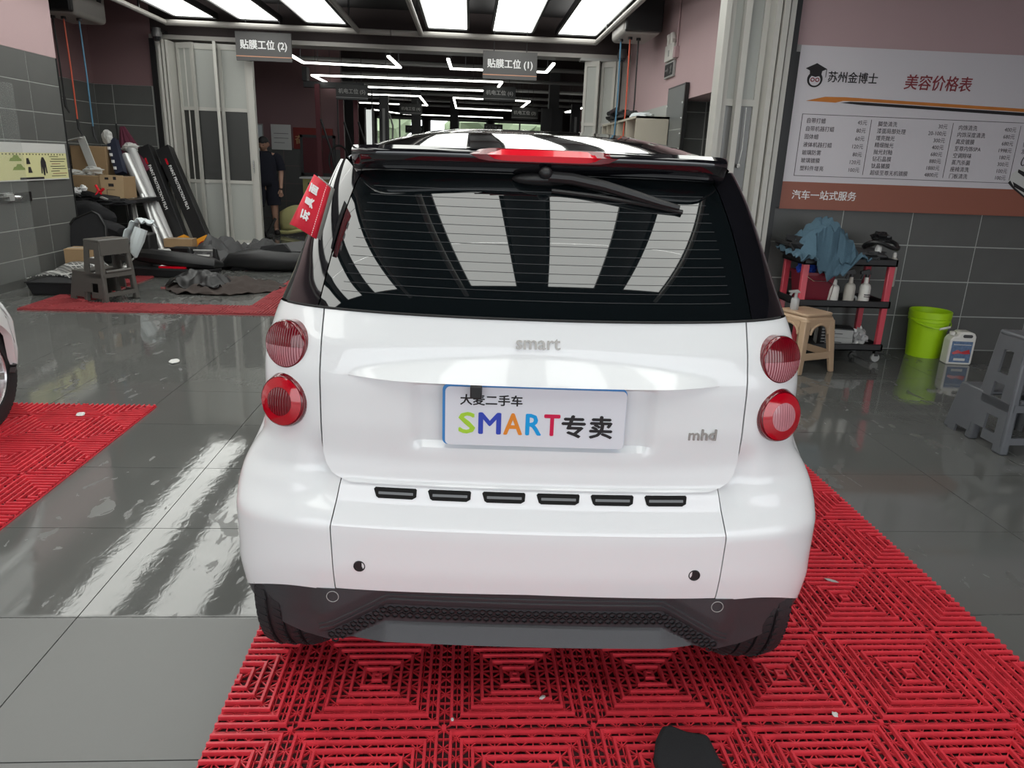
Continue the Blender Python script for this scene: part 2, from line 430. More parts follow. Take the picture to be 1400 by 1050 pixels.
# workshop beyond
struct('ceiling_workshop', MB().box(-6.2, 6.2, 12.6, 34, 4.2, 4.3), 'ceiling')
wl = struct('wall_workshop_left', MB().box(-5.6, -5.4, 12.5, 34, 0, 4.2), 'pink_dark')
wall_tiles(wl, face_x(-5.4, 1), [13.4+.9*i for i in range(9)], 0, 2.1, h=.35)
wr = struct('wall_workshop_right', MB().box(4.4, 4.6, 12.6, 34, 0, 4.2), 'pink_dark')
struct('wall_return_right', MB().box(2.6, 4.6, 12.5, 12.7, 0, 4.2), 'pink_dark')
struct('wall_return_left', MB().box(-5.6, -4.8, 12.5, 12.7, 0, 4.2), 'beam')
wf = struct('wall_workshop_back', MB().box(-5.6, 4.6, 32.2, 32.5, 3.1, 4.2).box(-5.6, -3.9, 32.2, 32.5, 0, 3.1).box(3.2, 4.6, 32.2, 32.5, 0, 3.1), 'beam')
for k, (x0, x1) in enumerate(((-3.9, -1.9), (-1.7, .75), (.95, 3.2))):
    wn = struct('window_%d' % (k+1), MB().box(x0, x1, 32.25, 32.3, .1, .16).box(x0, x1, 32.25, 32.3, 3.0, 3.1).box(x0, x0+.08, 32.25, 32.3, .1, 3.1).box(x1-.08, x1, 32.25, 32.3, .1, 3.1), 'metal_grey')
    obj('mullion', MB().box((x0+x1)/2-.03, (x0+x1)/2+.03, 32.25, 32.3, .1, 3.0), 'metal_grey', wn)
struct('trim_2', MB().box(-1.9, -1.7, 32.1, 32.35, 0, 3.1).box(.75, .95, 32.1, 32.35, 0, 3.1), 'beam')
for k in range(7):
    struct('ceiling_joist', MB().box(-5.4, 4.4, 14.2+2.6*k, 14.35+2.6*k, 3.62, 4.0), 'beam')
    struct('ceiling_pipe', MB().tube([(-5.4, 15.1+2.6*k, 3.5), (4.4, 15.1+2.6*k, 3.45)], .045), 'metal_grey')
for k, (x, y) in enumerate(((-1.72, 25), (-.55, 27), (2.35, 22), (-3.6, 23.5))):
    struct('pillar', MB().box(x-.14, x+.14, y-.14, y+.14, 0, 4.2), 'dark_grey')
# trees seen through the far windows
for k, (x, y, r) in enumerate(((-6, 42, 3.2), (1.5, 44, 3.4), (7, 41, 3))):
    t = thing('tree', ['green tree outside the far left windows', 'green tree outside the middle of the far windows', 'green tree outside the far right windows'][k], 'tree', (x, y, 0), 0)
    obj('trunk', MB().tube([(0, 0, 0), (.1, 0, 1.5), (0, .1, 2.6)], [.2, .16, .1]), 'brown_dark', t)
    obj('crown', MB().blob((0, 0, 3.4), (r*.8, r*.7, 1.9), k, .5, 2.5, 3), 'leaf_green', t)
struct('street', MB().box(-40, 40, 32.5, 80, -.08, -.02), 'asphalt')

# ------------------------------------------------------------ ceiling light strips
def light_strip(x, y0, n, label, x1=None):
    W = .565; t = thing('ceiling_light', label, 'ceiling light', (x, y0, 3.34), 0, 'long ceiling light strips over the bay')
    pitch = 1.262
    fr = MB().box(-W/2-.035, -W/2-.005, 0, n*pitch, -.03, .05).box(W/2+.005, W/2+.035, 0, n*pitch, -.03, .05).box(-W/2-.035, W/2+.035, -.03, -.005, -.03, .05).box(-W/2-.035, W/2+.035, n*pitch+.005, n*pitch+.03, -.03, .05)
    obj('frame', fr, 'black_plastic', t)
    me = mesh_of('diffuser', MB().box(-W/2, W/2, .006, pitch-.006, -.012, .01), 'panel_light')
    for k in range(n):
        o = link('diffuser', me, t); o.location = (0, k*pitch, 0)
    obj('hanger', MB().box(-.01, .01, .4, .42, .05, .26).box(-.01, .01, n*pitch-.42, n*pitch-.4, .05, .26), 'black_plastic', t)
    return t
SY, SN = -.62, 10
for x, l in ((-4.02, 'leftmost bright ceiling light strip, nearest the pink pier wall'), (-3.10, 'bright ceiling light strip second from the left wall, above the left sign'),
             (-2.13, 'third bright strip from the left, innermost of the left ceiling frame'), (-.35, 'bright strip leftmost in the right-hand ceiling frame, above the car'),
             (.61, 'middle bright strip of the right-hand ceiling frame, behind the sign numbered 1'), (1.58, 'rightmost bright ceiling light strip, beside the right hose reel box')):
    light_strip(x, SY, SN, l)
# white pipe frames around the two groups of strips
for nm, x0, x1, lab in (('l', -4.42, -1.66, 'white pipe frame around the three left ceiling light strips'), ('r', -.74, 1.87, 'white pipe frame around the three right ceiling light strips')):
    t = thing('pipe_frame', lab, 'ceiling frame', (0, 0, 3.22), 0)
    obj('side_pipe', MB().tube([(x0, -.9, 0), (x0, 11.9, 0)], .035, 10), 'pipe_white', t, smooth=True)
    obj('side_pipe', MB().tube([(x1, -.9, 0), (x1, 11.9, 0)], .035, 10), 'pipe_white', t, smooth=True)
    obj('hanger', MB().box(x0-.01, x0+.01, 6, 6.03, .03, .38).box(x1-.01, x1+.01, 6, 6.03, .03, .38).box(x0-.01, x0+.01, 11, 11.03, .03, .38).box(x1-.01, x1+.01, 11, 11.03, .03, .38), 'black_plastic', t)
    obj('end_pipe', MB().tube([(x0-(.0 if nm == 'l' else .44), 11.9, 0), (-1.19 if nm == 'l' else x1, 11.9, 0)], .042, 10), 'pipe_white', t, smooth=True)

# LED tube outlines hung in the workshop
def tube_light(pts, z, label, r=.035, closed=False):
    t = thing('tube_light', label, 'tube light', (0, 0, z), 0, 'white LED tube lights in the workshop')
    P_ = [(x, y, 0) for x, y in pts]
    segs = list(zip(P_, P_[1:]+([P_[0]] if closed else [])))
    if not closed: segs = segs[:len(pts)-1]
    for a, b in segs:
        obj('tube', MB().beam(a, b, .048, .03), 'tube_light', t)
        for f in (.15, .85): obj('hanger', MB().box(lerp(a[0], b[0], f)-.004, lerp(a[0], b[0], f)+.004, lerp(a[1], b[1], f)-.004, lerp(a[1], b[1], f)+.004, 0, 4.21-z), 'dark_grey', t)
    return t
tube_light([(-2.97, 12.9), (-2.97, 14.25), (-1.27, 14.35), (-1.33, 12.9)], 3.02, 'white tube light outline just beyond the left sign')
tube_light([(-.37, 12.9), (-.35, 14.2), (1.35, 14.1), (1.35, 12.9)], 3.02, 'white tube light outline behind the right hanging sign')
tube_light([(-3.16, 18.3), (-3.2, 16.15), (.63, 15.9), (.60, 16.9)], 3.0, 'wide white tube light with a bent end, crossing above the dark signs')
tube_light([(-2.35, 18.25), (.6, 17.95)], 3.0, 'straight white tube light between the two dark signs')
tube_light([(-3.2, 20.35), (-1.3, 20.25), (-1.29, 23.5), (-3.3, 23.5)], 3.0, 'white tube light outline deep in the workshop at the left')
tube_light([(-.43, 20.3), (1.55, 20.4), (1.5, 23.0), (1.3, 24.3), (-.43, 24.2)], 3.0, 'white tube light outline deep in the workshop behind the sign numbered 6', closed=True)
tube_light([(3.3, 21.0), (2.95, 24.0), (4.2, 23.9)], 3.0, 'white tube light at the far right of the workshop')
tube_light([(-3.3, 26.5), (-2.4, 28.5), (1.2, 28.4)], 3.0, 'dim white tube light nearest the far windows')

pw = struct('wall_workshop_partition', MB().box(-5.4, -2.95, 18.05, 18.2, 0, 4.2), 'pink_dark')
wall_tiles(pw, face_y(18.05), [-5.4, -4.9, -4.3, -3.7, -2.95], 0, 1.6, h=.4)
# ============================================================ RED GRATING MATS
def mat_tile_mesh():
    mb = MB(); n = 7; s = .4; zt = .018; zb = .006
    ds = [.0105+.0285*k for k in range(n)]; w = .0047
    for cx, cy, sx_, sy_ in ((0, 0, 1, 1), (s, 0, -1, 1), (0, s, 1, -1), (s, s, -1, -1)):
        for k, d in enumerate(ds):
            for sw in (0, 1):
                a0, a1 = d-w, d+w
                pts = [(0, a0), (a0, a0), (a1, a1), (0, a1)]     # mitred bar parallel to the first axis
                e = .0012
                top = [(0, a0+e), (a0+e, a0+e), (a1-e, a1-e), (0, a1-e)]
                def q(p, z):
                    x, y = (p[1], p[0]) if sw else p
                    return (cx+sx_*x, cy+sy_*y, z)
                o = len(mb.v)
                mb.v += [q(p, zb) for p in pts]+[q(p, zt) for p in top]
                mb.f += [(o+4, o+5, o+6, o+7), (o, o+1, o+5, o+4), (o+1, o+2, o+6, o+5), (o+2, o+3, o+7, o+6)]
    # lower lattice
    m = 12
    for k in range(m+1):
        t = s*k/m
        mb.beam((t, 0, .004), (t, s, .004), .003, .007); mb.beam((0, t, .004), (s, t, .004), .003, .007)
    for k in range(-m+2, m-1, 2):
        a, b = max(0, k), min(m, m+k)
        mb.beam((s*a/m, s*(a-k)/m, .0055), (s*b/m, s*(b-k)/m, .0055), .003, .006)
        mb.beam((s*a/m, s-s*(a-k)/m, .0055), (s*b/m, s-s*(b-k)/m, .0055), .003, .006)
    for cx, cy in ((s/2, s/2),):
        mb.box(cx-.006, cx+.006, cy-.006, cy+.006, 0, .0175)
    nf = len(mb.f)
    mb.add([(.002, .002, .001), (s-.002, .002, .001), (s-.002, s-.002, .001), (.002, s-.002, .001)], [(0, 1, 2, 3)])  # added sheet, its near-black red paints the shade between the ribs
    me = mesh_of('mat_tile', mb, 'mat_red'); me.materials.append(M['mat_gap_shade']); me.polygons[nf].material_index = 1
    return me
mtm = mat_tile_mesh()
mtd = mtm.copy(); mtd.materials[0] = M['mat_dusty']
def grating(cells, x0, y0, label, me=None):
    t = thing('grating_mat', label, 'floor mat', (x0, y0, 0), 0)
    for i, j in cells:
        o = link('mat_tile', me or mtm, t); o.location = (i*.4, j*.4, 0); 
    return t
MX, MY = -.6415, 1.7977
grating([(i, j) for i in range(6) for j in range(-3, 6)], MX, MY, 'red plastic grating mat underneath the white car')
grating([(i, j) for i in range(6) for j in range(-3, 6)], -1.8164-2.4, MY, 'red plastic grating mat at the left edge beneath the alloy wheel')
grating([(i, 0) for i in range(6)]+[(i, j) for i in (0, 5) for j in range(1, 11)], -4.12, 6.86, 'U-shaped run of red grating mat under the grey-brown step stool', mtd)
# ============================================================ THE CAR (u = right, v = forward, z = up)
RZ = [(.10, .07), (.17, .050), (.24, .038), (.30, .024), (.36, .010), (.42, .0), (.545, 0), (.592, .030), (.60, .036), (.645, .048), (.655, .062), (.70, .060), (.80, .050), (.93, .050), (1.0, .065), (1.07, .09), (1.10, .105), (1.15, .130), (1.2, .156), (1.3, .222), (1.36, .267), (1.42, .32), (1.47, .37)]
WZ = [(.10, .70), (.24, .745), (.3, .767), (.385, .785), (.6, .785), (.66, .768), (.70, .742), (.73, .718), (.80, .71), (.95, .705), (1.0, .695), (1.05, .68), (1.075, .668), (1.15, .638), (1.25, .607), (1.35, .58), (1.42, .555), (1.47, .53)]
CZ = [(.2, .13), (.7, .13), (.85, .15), (1.07, .16), (1.42, .18)]
CZ = [(.2, .07), (.30, .09), (.42, .13), (.7, .13), (.85, .14), (1.0, .13), (1.07, .10), (1.42, .10)]
BZ = [(.6, .055), (.9, .09), (1.0, .14), (1.075, .20), (1.42, .215)]
def rear(z):
    if z <= 1.075: return (pl(z-.008, RZ)+2*pl(z, RZ)+pl(min(z+.008, 1.075), RZ))/4
    k = math.radians(26)/.345; t = math.radians(20)+(z-1.075)*k
    return .0915+(math.log(math.cos(math.radians(20)))-math.log(math.cos(t)))/k
def smooth_pl(x, k, h=.012): return (pl(x-h, k)+2*pl(x, k)+pl(x+h, k))/4
def surf(u, z, rz=None):
    W = smooth_pl(z, WZ); t = min(abs(u)/W, 1)
    return rear(z)+pl(z, BZ)*u*u+pl(z, CZ)*(1-math.sqrt(max(0, 1-t**5)))
VF = 2.69      # car length
def side_path(z, s, us):
    """s in 0..1 goes round the corner from |u| = us to the flank, then s > 1 forward to v = s-1"""
    W = smooth_pl(z, WZ)
    if s <= 1:
        u = us+(W-us)*math.sin(s*PI/2); return u, surf(u, z)
    v0 = surf(W, z); return W, v0+(s-1)
def sstep(a, b, x):
    t = min(max((x-a)/(b-a), 0), 1); return t*t*(3-2*t)

def hatch_off(u, z):
    au = abs(u); o = -.008*(1-sstep(.66, .72, z))
    # wing-shaped crease with a sharp lower edge
    if au < .46:
        zt = .935+.053*(1-(au/.46)**2)
        if .926 <= z <= zt:
            o -= .030*(1-((z-.926)/(zt-.926+1e-6))**1.0)*(1-sstep(.30, .46, au))**.6
    # number plate recess
    if z < .925:
        k = (1-sstep(.27, .315, au))*sstep(.742, .765, z)*(1 if z < .9255 else 0)
        o += .020*k
    return o
def hatch_edge(z):   # half-width of the tailgate panel
    return pl(z, [(.648, .455), (.655, .485), (.665, .505), (.69, .522), (.72, .530), (1.075, .528)])
def bump_edge(z):
    return pl(z, [(.30, .49), (.365, .498), (.54, .503), (.60, .492), (.655, .482)])
def low_edge(u):     # where the white meets the black skirt
    return pl(abs(u), [(0, .368), (.5, .360), (.66, .348), (.75, .318), (.79, .300)])

def panel_grid(rows):
    """rows of points, plus a lip folded inwards along the border"""
    mb = MB(); n, m_ = len(rows), len(rows[0]); mb.grid(rows)
    return mb

def build_car(root, detail=True):
    wp = 'white_paint'
    # --- tailgate
    zs = sorted(set([.648, .651, .655, .660, .667, .675]+[.69+.0145*k for k in range(16)]+[.9250, .9262]+[.934+.0068*k for k in range(9)]+[1.0+.011*k for k in range(7)]+[1.072]))
    rows = []
    for z in zs:
        e = hatch_edge(z)
        rows.append([(e*t, surf(e*t, z)+hatch_off(e*t, z), z) for t in [math.sin(k/44*PI/2)*.55+(k/44)*.45 for k in range(-44, 45)]])
    # folded edge
    first = [(u*.995, v+.02, z+.004) for u, v, z in rows[0]]
    rows = [first]+rows
    for r in rows:
        a, b = r[0], r[-1]; r.insert(0, (a[0]+.003, a[1]+.03, a[2])); r.append((b[0]-.003, b[1]+.03, b[2]))
    hatch = obj('tailgate', MB().grid(rows), wp, root, smooth=True, angle=28)
    # --- rear bumper centre
    zs = [.352+.0002]+[.362+.0183*k for k in range(11)]+[.5449, .553, .565, .578, .590, .596, .602, .612, .624, .636, .645, .651, .655]
    rows = []
    for z in zs:
        e = bump_edge(z)-.0015
        rows.append([(e*t, surf(e*t, max(z, low_edge(e*t)) if z < .4 else z)+0, max(z, low_edge(e*t)) if z < .4 else z) for t in [k/30 for k in range(-30, 31)]])
    rows.append([(u, v+.05, z+.004) for u, v, z in rows[-1]])
    for r in rows:
        a, b = r[0], r[-1]; r.insert(0, (a[0]+.002, a[1]+.03, a[2])); r.append((b[0]-.002, b[1]+.03, b[2]))
    bumper = obj('rear_bumper', MB().grid(rows), wp, root, smooth=True, angle=26)
    # --- quarter panels and flanks
    def arch(v, vc, r=.31):
        d = r*r-(v-vc)**2
        return .287+math.sqrt(d) if d > 0 else 0
    def zlow(z0, s):
        # lower edge as a function of the path position
        if s <= 1: return lerp(low_edge(.60), .302, sstep(.2, 1, s))
        v = .13+(s-1)
        return max(.30 if v < 1.0 or v > 2.0 else .26, arch(v, .40) if v > .13 else 0, arch(v, 2.227))
    def flank(name, sgn, s0, s1, ztop=1.072, n=None, lip=True):
        if s0 == 0: S = [k/16 for k in range(17)]+[1+.02*k for k in range(1, int((s1-1)/.02)+1)]
        else:
            S = [s0+(s1-s0)*k/(n or 24) for k in range((n or 24)+1)]
        cols = []
        for s in S:
            lo = zlow(0, s); col = []
            N = 46
            for k in range(N+1):
                z = lo+(ztop-lo)*(k/N)
                if s <= 1:
                    us = max(bump_edge(min(z, .655)) if z < .652 else hatch_edge(z), .3)+.0015
                    if .640 < z < .70: us = lerp(bump_edge(.655), hatch_edge(.70), sstep(.640, .70, z))+.0015 if z > .655 else bump_edge(z)+.0015
                    us = max(us, (hatch_edge(z)+(.006 if z < .75 else .004)) if z > .652 else 0)
                    u, v = side_path(z, s, us)
                    # channel beside the lower tailgate corner
                    c = math.exp(-((u-.535)/.035)**2)*sstep(.57, .64, z)*(1-sstep(.70, .78, z))
                    v += .022*c
                    bulge = 0
                else: u, v = side_path(z, s, 0)
                col.append((sgn*u, v, z))
            cols.append(col)
        inner = [(x-sgn*0.0, y+.03, z) if S[0] == 0 else (x-sgn*.02, y, z) for x, y, z in cols[0]]
        outer = [(x-sgn*.03, y, z) for x, y, z in cols[-1]]
        cols = [inner]+cols+[outer]
        cols = [[(p[0][0]-sgn*.03, p[0][1]+.02, p[0][2]+.004)]+p for p in cols]
        if sgn > 0: cols = cols[::-1]
        return obj(name, MB().grid(cols), wp, root, smooth=True, angle=40)
    for sg in (-1, 1):
        flank('rear_quarter_panel', sg, 0, 1.62)
        flank('door', sg, 1.626, 2.62, n=40)
        flank('front_fender', sg, 2.626, 3.32, n=50)
    # --- front end
    rows = []
    for k in range(31):
        z = .26+(.98-.26)*k/30
        W = smooth_pl(z, WZ); v0 = surf(W, z)+2.32; r = []
        for j in range(-24, 25):
            t = j/24; u = W*math.sin(t*PI/2)
            r.append((u, v0+(VF-v0)*(1-abs(math.sin(t*PI/2))**3.2)-.35*max(0, (z-.62)/.36)**2.2*(1-abs(t)**4)*1.0, z))
        rows.append(r[::-1])
    obj('front_end', MB().grid(rows), wp, root, smooth=True, angle=50)
    rows = [[(pl(z, WZ)*.985*t, v, zz) for t in [k/12 for k in range(12, -13, -1)]] for v, z, zz in ((2.34, .98, .98), (2.2, 1.0, 1.02), (2.0, 1.05, 1.06), (1.9, 1.07, 1.075))]
    obj('bonnet', MB().grid(rows[::-1]), wp, root, smooth=True)
    # --- hidden inner shell that closes every gap
    mb = MB(); loops = []
    for z in (.22, .40, .60, .66, .80, .95, 1.05, 1.072):
        W = pl(z, WZ)-.035; lp = []
        for j in range(-16, 17):
            u = W*math.sin(j/16*PI/2); lp.append((u, surf(u, z)+.045, z))
        wid = 1.0
        for v in (.5, 1.0, 1.6, 2.2): lp.append((W*(.72 if z < .63 and (v == .5 or v == 2.2) else 1), v, z))
        lp.append((W*.6, 2.35, z)); lp.append((-W*.6, 2.35, z))
        for v in (2.2, 1.6, 1.0, .5): lp.append((-W*(.72 if z < .63 and (v == .5 or v == 2.2) else 1), v, z))
        loops.append(lp)
    mb.grid(loops, closed=True); mb.f += [tuple(range(len(loops[0])-1, -1, -1)), tuple((len(loops)-1)*len(loops[0])+j for j in range(len(loops[0])))]
    obj('inner_shell', mb, 'seam', root)
    # --- black skirt
    def sk(u, z):
        W = smooth_pl(z, WZ)+.0; au = min(abs(u), W); v = surf(math.copysign(au, u), z)+.004
        # sloped lip above a hexagon-patterned band, flat face below
        zc = .272 if au < .37 else .272-(au-.37)*.60
        f = 1-sstep(.50, .58, au)
        if f > 0:
            q = pl(z-zc, [(-.13, .060), (-.106, .018), (-.034, .050), (-.029, .056), (-.026, .054), (.026, .050), (.030, .040), (.036, .034), (.060, .022), (.10, .010)])
            v += f*(q+.06*u*u-v+.002)
        return v
    def sk_low(u):
        return pl(abs(u), [(0, .192), (.36, .192), (.46, .186), (.53, .172), (.60, .182), (.68, .212), (.745, .252), (.785, .290)])
    cols = []
    us = [.785*math.sin(k/56*PI/2) if abs(k) > 40 else None for k in range(-56, 57)]
    U = [-.785+1.57*k/150 for k in range(151)]
    for u in U:
        lo, hi = sk_low(u), low_edge(u)-.002
        zs = [lerp(lo, hi, k/34) for k in range(35)]
        col = []
        for z in zs:
            W = smooth_pl(z, WZ); uu = max(-W, min(W, u)); col.append((uu, sk(uu, z), z))
        col = [(col[0][0], col[0][1]+.05, col[0][2]+.012)]+col+[(col[-1][0]*.99, col[-1][1]+.03, col[-1][2]+.002)]
        cols.append(col)
    skirt = obj('lower_skirt', MB().grid(cols[::-1]), 'skirt', root, smooth=True, angle=24)
    # hexagon band
    mb = MB()
    for k in range(-26, 27):
        for row in range(2):
            u = k*.0205+(.01025 if row else 0)
            if abs(u) > .53: continue
            zc = (.272 if abs(u) < .37 else .272-(abs(u)-.37)*.60)+(.0095 if row else -.0095)
            v = sk(u, zc)-.001
            hx = [(math.cos(PI/6+PI/3*q)*.0105, math.sin(PI/6+PI/3*q)*.0098) for q in range(6)]
            o = len(mb.v)
            for sc_, dv in ((1, 0), (1, -.004), (.68, -.004), (.60, 0)):
                mb.v += [(u+a*sc_, v+dv, zc+b*sc_) for a, b in hx]
            for r_ in range(3):
                for q in range(6): mb.f.append((o+r_*6+q, o+r_*6+(q+1) % 6, o+r_*6+6+(q+1) % 6, o+r_*6+6+q))
    g = obj('hexagon_grille', mb, 'black_plastic', skirt, kind='stuff')
    # groove lines above the band
    for dz, rr in ((.058, .0035), (.074, .003)):
        pts = []
        for k in range(-40, 41):
            u = k*.0138; zc = (.272 if abs(u) < .36 else .272-(abs(u)-.36)*.62)+dz
            pts.append((u, sk(u, zc)-.0005, zc))
        obj('ridge', MB().tube(pts, rr, 6), 'skirt', skirt, smooth=True)
    # --- wheels
    def wheel(u, v, sg):
        R = .287
        t = obj('tyre', MB().lathe([(.19, -.085), (.225, -.0875), (.262, -.086), (.279, -.074), (.2855, -.058), (.287, -.046), (.281, -.045), (.281, -.039), (.287, -.038), (.2875, -.008), (.281, -.007), (.281, .0), (.2875, .001), (.2875, .030), (.281, .031), (.281, .037), (.287, .038), (.285, .058), (.279, .074), (.262, .086), (.225, .0875), (.19, .085), (.19, -.085)], 72, axis='x', cap=False), 'tyre', root, smooth=True, angle=30)
        t.location = (u, v, .287)
        mb = MB()
        for k in range(64):
            a = 2*PI*k/64
            for (x0, x1, r0, r1, sl) in ((-.080, -.048, .276, .2885, .02), (-.036, -.010, .285, .2895, .05), (.003, .028, .285, .2895, -.05), (.040, .080, .2885, .276, -.02)):
                pts = []
                for rr_ in (-.008, .0015):
                    for (x, r, s_) in ((x0, r0, 0), (x1, r1, sl), (x1, r1, sl+.062), (x0, r0, .062)):
                        aa = a+s_; pts.append((x, (r+rr_)*math.cos(aa), (r+rr_)*math.sin(aa)))
                mb.hexa(pts[:4], pts[4:])
        obj('tread', mb, 'tyre', t, kind='stuff')
        rim = obj('rim', MB().lathe([(.192, -.08*sg), (.196, .075*sg), (.185, .078*sg), (.178, .06*sg), (.172, -.05*sg)], 48, axis='x', cap=False), 'alloy', t, smooth=True)
        mb = MB().lathe([(.03, .064*sg), (.034, .05*sg), (.034, .02*sg), (.03, .01*sg)], 20, axis='x')
        obj('hub', mb, 'alloy', t, smooth=True)
        for k in range(6):
            a = 2*PI*k/6+.2; c_, s_ = math.cos(a), math.sin(a)
            q = lambda r, w_, x: (x*sg, r*c_-w_*s_, r*s_+w_*c_)
            m2 = MB().hexa([q(.02, -.02, .03), q(.02, .02, .03), q(.186, .034, .045), q(.186, -.034, .045)], [q(.02, -.016, .058), q(.02, .016, .058), q(.184, .022, .070), q(.184, -.022, .070)])
            obj('spoke', m2, 'alloy', t, bevel=.004)
        obj('brake_disc', MB().lathe([(.12, .005*sg), (.12, -.005*sg)], 32, axis='x'), 'metal_grey', t)
    for sg in (-1, 1):
        wheel(sg*.655, .375, sg); wheel(sg*.662, 2.227, sg)
    for sg in (-1, 1):   # wheel wells
        for vc in (.40, 2.227):
            mb = MB(); rr = []
            for k in range(13):
                a = PI*(.15+.70*k/12); rr.append([(sg*.765, vc-.312*math.cos(a), .287+.312*math.sin(a)), (sg*.5, vc-.312*math.cos(a), .287+.312*math.sin(a))])
            obj('wheel_arch_liner', MB().grid(rr), 'black_plastic', root)
    obj('underbody', MB().box(-.5, .5, .25, 2.4, .17, .24), 'seam', root)
    # --- greenhouse
    bg_, dg = 'black_gloss', 'dark_glass'
    GE = lambda z: pl(z, [(1.075, .545), (1.2, .520), (1.3, .497), (1.38, .475), (1.415, .455)])
    rows = []
    for k in range(27):
        z = 1.077+(1.415-1.077)*k/26; e = GE(z)
        rows.append([(e*t, surf(e*t, z)+.0, z) for t in [q/34 for q in range(-34, 35)]])
    for r in rows:
        a, b = r[0], r[-1]; r.insert(0, (a[0]+.002, a[1]+.012, a[2])); r.append((b[0]-.002, b[1]+.012, b[2]))
    glass = obj('rear_window', MB().grid(rows), dg, root, smooth=True, angle=40)
    for sg in (-1, 1):
        cols = []
        S = [k/16 for k in range(17)]
        for s in S:
            col = []
            for k in range(25):
                z = 1.077+(1.43-1.077)*k/24; u, v = side_path(z, s, GE(min(z, 1.415))+.004); col.append((sg*u, v+.002, z))
            cols.append(col)
        cols = [[(x, y+.02, z) for x, y, z in cols[0]]]+cols
        obj('corner_pillar', MB().grid(cols if sg < 0 else cols[::-1]), bg_, root, smooth=True)
        cols = []
        for q in range(30):
            s = 1.004+1.60*q/29; col = []
            for k in range(17):
                z = 1.077+(1.43-1.077)*k/16
                vmax = 1.95-1.15*(z-1.077)
                u, v = side_path(z, s, 0); col.append((sg*u*1.0, min(v, vmax), z))
            cols.append(col)
        obj('side_window', MB().grid(cols if sg < 0 else cols[::-1]), dg, root, smooth=True)
        obj('door_pillar', MB().beam((sg*.672, .86, 1.077), (sg*.566, .96, 1.43), .05, .012, up=(sg, 0, 0)), bg_, root)
    # roof
    ZC = [(.25, 1.462), (.32, 1.478), (.45, 1.499), (.6, 1.517), (.9, 1.540), (1.15, 1.546), (1.4, 1.538), (1.65, 1.50)]
    rows = []
    for q in range(34):
        f = q/33; r = []
        for k in range(-28, 29):
            t = k/28; a = abs(t)
            v0 = .262+.07*(.55*t)**2+.22*(1-math.sqrt(1-min(a, 1)**5))
            v = v0+(1.66-v0)*f
            zc = smooth_pl(v, ZC, .04)
            u = t*(.565 if f > .15 else lerp(.535, .565, f/.15))
            zz = zc-(zc-1.425)*a**4.2 if True else 0
            r.append((u, v, zz))
        rows.append(r)
    roof = obj('roof', MB().grid(rows), bg_, root, smooth=True, angle=50)
    # windscreen
    rows = []
    for q in range(8):
        f = q/7; rows.append([(t*lerp(.56, .66, f), lerp(1.655, 2.0, f)+.02*(1-t*t)-.10*abs(t)**3, lerp(1.495-.08*abs(t)**4, 1.075, f)) for t in [k/14 for k in range(-14, 15)]])
    obj('windscreen', MB().grid(rows), dg, root, smooth=True)
    # spoiler over the rear window
    rows = []
    prof = [(.345, 1.402), (.305, 1.404), (.280, 1.412), (.264, 1.428), (.253, 1.444), (.251, 1.452), (.255, 1.461), (.275, 1.470)]
    for v, z in prof:
        r = []
        for k in range(-30, 31):
            t = k/30; u = .484*t
            r.append((u, v+.09*u*u+.05*(1-math.sqrt(1-abs(t)**7)), z-.004*abs(t)**6))
        rows.append(r)
    spo = obj('roof_spoiler', MB().grid(rows), bg_, root, smooth=True, angle=40)
    # third brake light
    def bar(u0, u1, z0, z1, dv, v0=.252):
        rr = []
        for z in (z0, (z0+z1)/2, z1):
            rr.append([(u, v0+.09*u*u-dv*(1 if z == (z0+z1)/2 else .55)+(.010 if z == z1 else 0), lerp((z0+z1)/2, z, (1-abs(2*(u-u0)/(u1-u0)-1)**9))) for u in [lerp(u0, u1, k/16) for k in range(17)]])
        rr = [[(u, v+.02, z) for u, v, z in rr[0]]]+rr+[[(u, v+.02, z) for u, v, z in rr[-1]]]
        for r in rr:
            a, b = r[0], r[-1]; r.insert(0, (a[0], a[1]+.012, a[2])); r.append((b[0], b[1]+.012, b[2]))
        return MB().grid(rr)
    bl = obj('brake_light_housing', bar(-.178, .192, 1.438, 1.470, .004), 'lamp_dark', spo, smooth=True)
    obj('brake_light', bar(-.135, .150, 1.440, 1.468, .008), 'lamp_red_bright', bl, smooth=True)
    # defroster lines
    mb = MB()
    for q in range(13):
        z0 = 1.118+.0208*q; e = GE(z0)-.05
        pts0 = []
        for k in range(-30, 31):
            u = e*k/30; z = z0; pts0.append(((u, surf(u, z)-.0008, z-.0006), (u, surf(u, z)-.0008, z+.0006)))
        mb.grid([[a for a, b in pts0], [b for a, b in pts0]])
    obj('defroster_lines', mb, 'dark_grey', glass, kind='stuff')
    # rubber line between glass and tailgate
    pts = [(u, surf(u, 1.0745)-.001, 1.0745) for u in [k*.0266 for k in range(-24, 25)]]
    obj('window_seal', MB().tube(pts, .0035, 6), 'seam', root, smooth=True)
    # --- wiper
    pv = Vector((.012, .285, 1.408))
    wip = obj('wiper', MB().blob((.005, .288, 1.398), (.075, .030, .017), 3, .05, 1, 3), 'black_plastic', root, smooth=True)
    def on(u, z, d): return (u, surf(u, z)-d, z)
    pts = [on(.02, 1.405, .035), on(.08, 1.402, .035), on(.16, 1.388, .032), on(.24, 1.368, .026), on(.30, 1.352, .020), on(.355, 1.340, .014)]
    obj('wiper_arm', MB().tube(pts, [.016, .015, .0145, .013, .011, .008], 10), 'black_plastic', wip, smooth=True)
    obj('wiper_blade', MB().tube([on(.03, 1.372, .008), on(.15, 1.362, .008), on(.28, 1.345, .008), on(.365, 1.330, .008)], .006, 8), 'black_plastic', wip, smooth=True)
